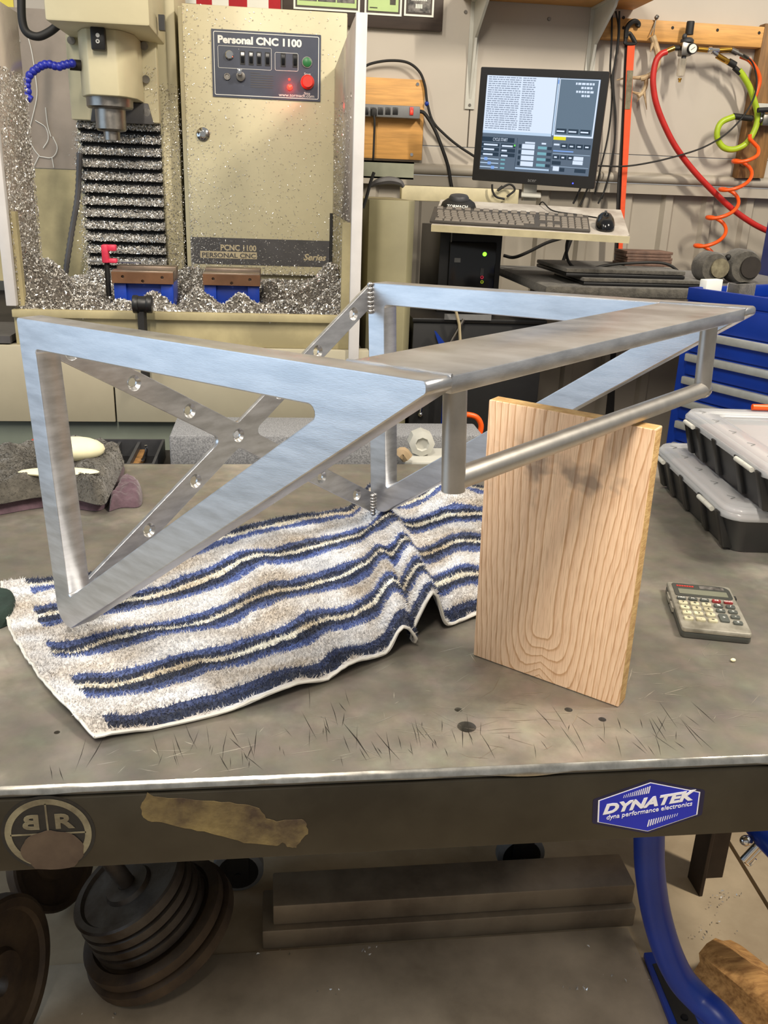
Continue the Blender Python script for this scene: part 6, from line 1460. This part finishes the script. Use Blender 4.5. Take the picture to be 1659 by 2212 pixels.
# steel plate lying on the floor
mb.box((-.75,.55,.0005),(.70,1.325,.005)); tag(mb.build('floor_plate','steel_plate_floor',bevel=.001),'flat steel plate lying on the floor under the table','plate')
def channel(x0,x1,y0,y1,z0,h,label):
    t_ = .009; t = thing('steel_channel',((x0+x1)/2,(y0+y1)/2,z0),label,'steel channel','steel channels under the table')
    mb = MB(); mb.prism([(x0,y0,z0),(x0,y0+t_,z0),(x0,y0+t_,z0+h-t_),(x0,y1-t_,z0+h-t_),(x0,y1-t_,z0),(x0,y1,z0),(x0,y1,z0+h),(x0,y0,z0+h)],(x1-x0,0,0)); mb.build('profile','mill_scale',t,bevel=.003); return t
channel(uy(567,2050,1.33).x,uy(1362,2045,1.33).x,1.332,1.44,0.0008,.046,'lower of two steel channels lying under the table')
channel(uy(590,2000,1.345).x,uy(1358,2000,1.345).x,1.345,1.435,.0475,.047,'upper of two steel channels lying under the table')
# weight plates, leaning stack on a bar
ax = V((-.44,.0,.90)).normalized(); ax = V((-.42,-.05,.9)).normalized()
g0_ = V((-.215,1.235,.075))
def wplate(name, c, r, h, label, mt, hole=.016, par=None):
    t = thing('weight_plate',tuple(c),label,'weight plate','weight plates under the table')
    mb = MB(); prof = [(hole,0),(r*.96,0),(r,h*.12),(r,h*.88),(r*.96,h),(r*.86,h),(r*.82,h*.72),(r*.42,h*.66),(r*.38,h*1.0),(hole*1.6,h*1.04),(hole,h),(hole,0)]
    n = 56; a_ = ax if par is None else par; x_ = a_.orthogonal().normalized(); y_ = a_.cross(x_); P = []; F = []
    for r_,h_ in prof:
        for i in range(n): P.append(c+a_*h_+(x_*math.cos(2*PI*i/n)+y_*math.sin(2*PI*i/n))*r_)
    for j in range(len(prof)-1):
        for i in range(n): F.append((j*n+i,j*n+(i+1)%n,(j+1)*n+(i+1)%n,(j+1)*n+i))
    mb.add(P,F); mb.build('disc',mt,t,angle=30); 
    return t
zc_ = 0.0; spec = [(.146,.026,'iron_rust','lowest and widest'),(.138,.024,'iron_rust','second lowest'),(.112,.020,'iron_plate','third'),(.110,.020,'iron_plate','fourth'),(.108,.020,'iron_plate','fifth'),(.106,.024,'iron_plate','topmost')]
lowz = .146*math.sqrt(1-ax.z**2); base = V((-.215,1.325,lowz+.006)); hh_ = 0
for r,h,mt,nm in spec:
    wplate('weight_plate',base+ax*hh_,r,h,nm+' iron weight plate in the leaning stack under the table',mt); hh_ += h+.0015
mb = MB(); mb.cyl(base-ax*.004,base+ax*(hh_+.20),.0155,n=20); tag(mb.build('weight_bar','iron_plate'),'steel bar through the leaning weight plates','bar')
top_ = base+ax*hh_; 
# plates standing on edge, left
for px,py,yy,r,a_,lab_ in ((-30,2110,1.16,.14,V((.93,-.30,.12)).normalized(),'iron weight plate on edge at the lower left corner'),(125,2050,1.50,.10,V((.80,-.45,.40)).normalized(),'rusty iron weight plate leaning between the stack and the corner')):
    c_ = uy(px,py,yy); lowz_ = r*math.sqrt(1-a_.z**2); c_.z = lowz_+.007
    wplate('weight_plate',c_,r,.028,lab_,'iron_rust',par=a_)
a_ = uy(0,1960,1.62); mb = MB(); mb.box((a_.x-.25,1.60,0.001),(uy(100,1900,1.62).x,1.615,.36)); tag(mb.build('white_board','white_paint'),'white board leaning under the table at far left','board')
# black cart on casters
t = thing('rolling_cart',(.2,1.7,0),'black rolling cart on casters under the rear of the table','cart')
mb = MB(); mb.box((-.16,1.52,.125),(.56,1.598,.70)); mb.build('body','black_plastic',t,bevel=.004)
for px in (515,1120):
    c_ = uy(px,1872,1.50); r_ = .052; c_.z = r_+.001
    mb = MB(); mb.lathe([(r_*.82,-.014),(r_,-.010),(r_,.010),(r_*.82,.014)],V((c_.x,1.50,c_.z)),Y,30); CW_ = mb.build('caster_wheel','grey_plastic',t)
    mb = MB(); mb.lathe([(r_*.80,-.0145),(r_*.80,.0145)],V((c_.x,1.50,c_.z)),Y,26); mb.build('wheel_hub','black_plastic',CW_)
    mb = MB(); mb.box((c_.x-.022,1.477,c_.z-.008),(c_.x+.022,1.482,.125)); mb.box((c_.x-.022,1.519,c_.z-.008),(c_.x+.022,1.524,.1245)); mb.cyl((c_.x,1.474,c_.z),(c_.x,1.526,c_.z),.006,n=10); mb.build('caster_fork','black_plastic',t)
    mb = MB(); mb.box((c_.x-.03,1.47,.118),(c_.x+.03,1.53,.1249)); mb.build('caster_plate','black_plastic',t)
# tan tub behind the legs
q = uz(1390,1862,0); mb = MB(); mb.lathe([(.15,.001),(.17,.02),(.19,.30),(.195,.32),(.18,.32)],V((.86,1.86,0)),Z,36); tag(mb.build('tan_tub','tan_tub'),'tan round tub standing behind the table leg','tub')
# blue bent tube stand
pth = [(1403,1690,1.10),(1402,1815,1.10),(1404,1880,1.10),(1414,1955,1.10),(1430,2020,1.09),(1450,2075,1.08),(1475,2120,1.07),(1512,2160,1.05),(1555,2200,1.02),(1600,2260,.99)]
P = spline([uy(a1,b1,c1) for a1,b1,c1 in pth],8)
for p in P: p.z = max(p.z,.034)
t = thing('tube_stand',(P[30].x,P[30].y,0),'blue bent steel tube stand with a foot plate, lower right','stand')
mb = MB(); mb.tube(P,.0245,20); mb.build('bent_tube','blue_paint',t)
fp = [uz(1388,2072,0),uz(1440,2068,0),uz(1530,2250,0),uz(1470,2290,0)]
mb = MB(); mb.prism([p+Z*.0058 for p in fp],(0,0,.012)); mb.build('foot_plate','blue_paint',t,bevel=.002)
mb = MB(); ia = [fp[0].lerp(fp[1],.18).lerp(fp[3],.14),fp[1].lerp(fp[0],.18).lerp(fp[2],.14),fp[2].lerp(fp[3],.2).lerp(fp[1],.05),fp[3].lerp(fp[2],.2).lerp(fp[0],.05)]
mb.prism([p+Z*.0182 for p in ia],(0,0,.0012)); mb.build('grip_pad','rubber_black',t)
for f_ in (.2,.75):
    c_ = ia[0].lerp(ia[3],f_).lerp(ia[1].lerp(ia[2],f_),.45); mb = MB(); mb.lathe([(.007,.019),(.006,.0225)],V((c_.x,c_.y,0)),Z,12); mb.build('bolt','black_gloss',t)
# second blue tube with chrome clamp at the right edge
t = thing('blue_support_arm',tuple(uy(1650,1830,1.2)),'blue tube and chrome clamp behind the table edge at the right','arm')
mb = MB(); mb.tube([uy(1620,1770,1.25),uy(1650,1808,1.2),uy(1690,1850,1.15),uy(1760,1930,1.1)],.02,14); mb.build('tube','blue_paint',t)
mb = MB(); mb.cyl(uy(1606,1858,1.2),uy(1640,1822,1.2),.007,n=12); mb.cyl(uy(1614,1862,1.2),uy(1648,1828,1.2),.005,n=12); mb.ball(uy(1612,1816,1.2),(.012,.010,.010),12,8); mb.tube(spline([uy(1610,1862,1.2),uy(1620,1868,1.2),uy(1632,1855,1.2)],5),.003,8); mb.build('clamp','chrome',t)
# split log
la_ = uz(1480,2125,0); lb_ = uz(1720,2330,0); ld = (lb_-la_).normalized(); lu = V((-ld.y,ld.x,0)); 
if lu.y < 0: lu = -lu
t = thing('split_log',tuple(la_.lerp(lb_,.5)),'split piece of firewood lying on the floor, lower right corner','log')
random.seed(4); mb = MB(); P = []; F = []; K_ = 16; N_ = 22; Ln = .42; o_ = la_+lu*.055+Z*.045+ld*.01
for i in range(N_+1):
    s_ = i/N_; 
    for j in range(K_):
        a1 = 2*PI*j/K_; rr = .058*(1+.22*math.cos(3*a1+.6)+.10*mnoise.noise(V((s_*3,math.cos(a1)*2,math.sin(a1)*2))))*(1 if 0<i<N_ else .93)
        off = ld*(.012*mnoise.noise(V((math.cos(a1)*3,math.sin(a1)*3,i*9))) if i in (0,N_) else 0)
        P.append(o_+ld*(s_*Ln)+off+lu*rr*1.05*math.cos(a1)+Z*max(-.043,rr*.75*math.sin(a1)))
for i in range(N_):
    for j in range(K_): F.append((i*K_+j,i*K_+(j+1)%K_,(i+1)*K_+(j+1)%K_,(i+1)*K_+j))
F += [tuple(range(K_))[::-1],tuple(range(N_*K_,(N_+1)*K_))]
mb.add(P,F); mb.build('wood','log_wood',t,angle=50)
# chips and crumbs strewn on the floor
random.seed(17); mb = MB()
def flo():
    px, py = random.choice([(1540,1950),(1560,1950),(1400,2070),(1390,2100),(1270,2050),(1240,2140),(1350,2110),(600,2060),(800,2056),(1570,2000),(1500,2020),(1640,2080),(700,2150),(260,2190)])
    p = uz(px+random.gauss(0,25),py+random.gauss(0,12),0); return V((p.x,p.y,.0075)), Z
flakes(mb,90,flo,(.003,.008)); tag(mb.build('floor_chips','chips',recalc=False,smooth=False),'stray metal chips scattered on the floor','metal chips',kind='stuff')
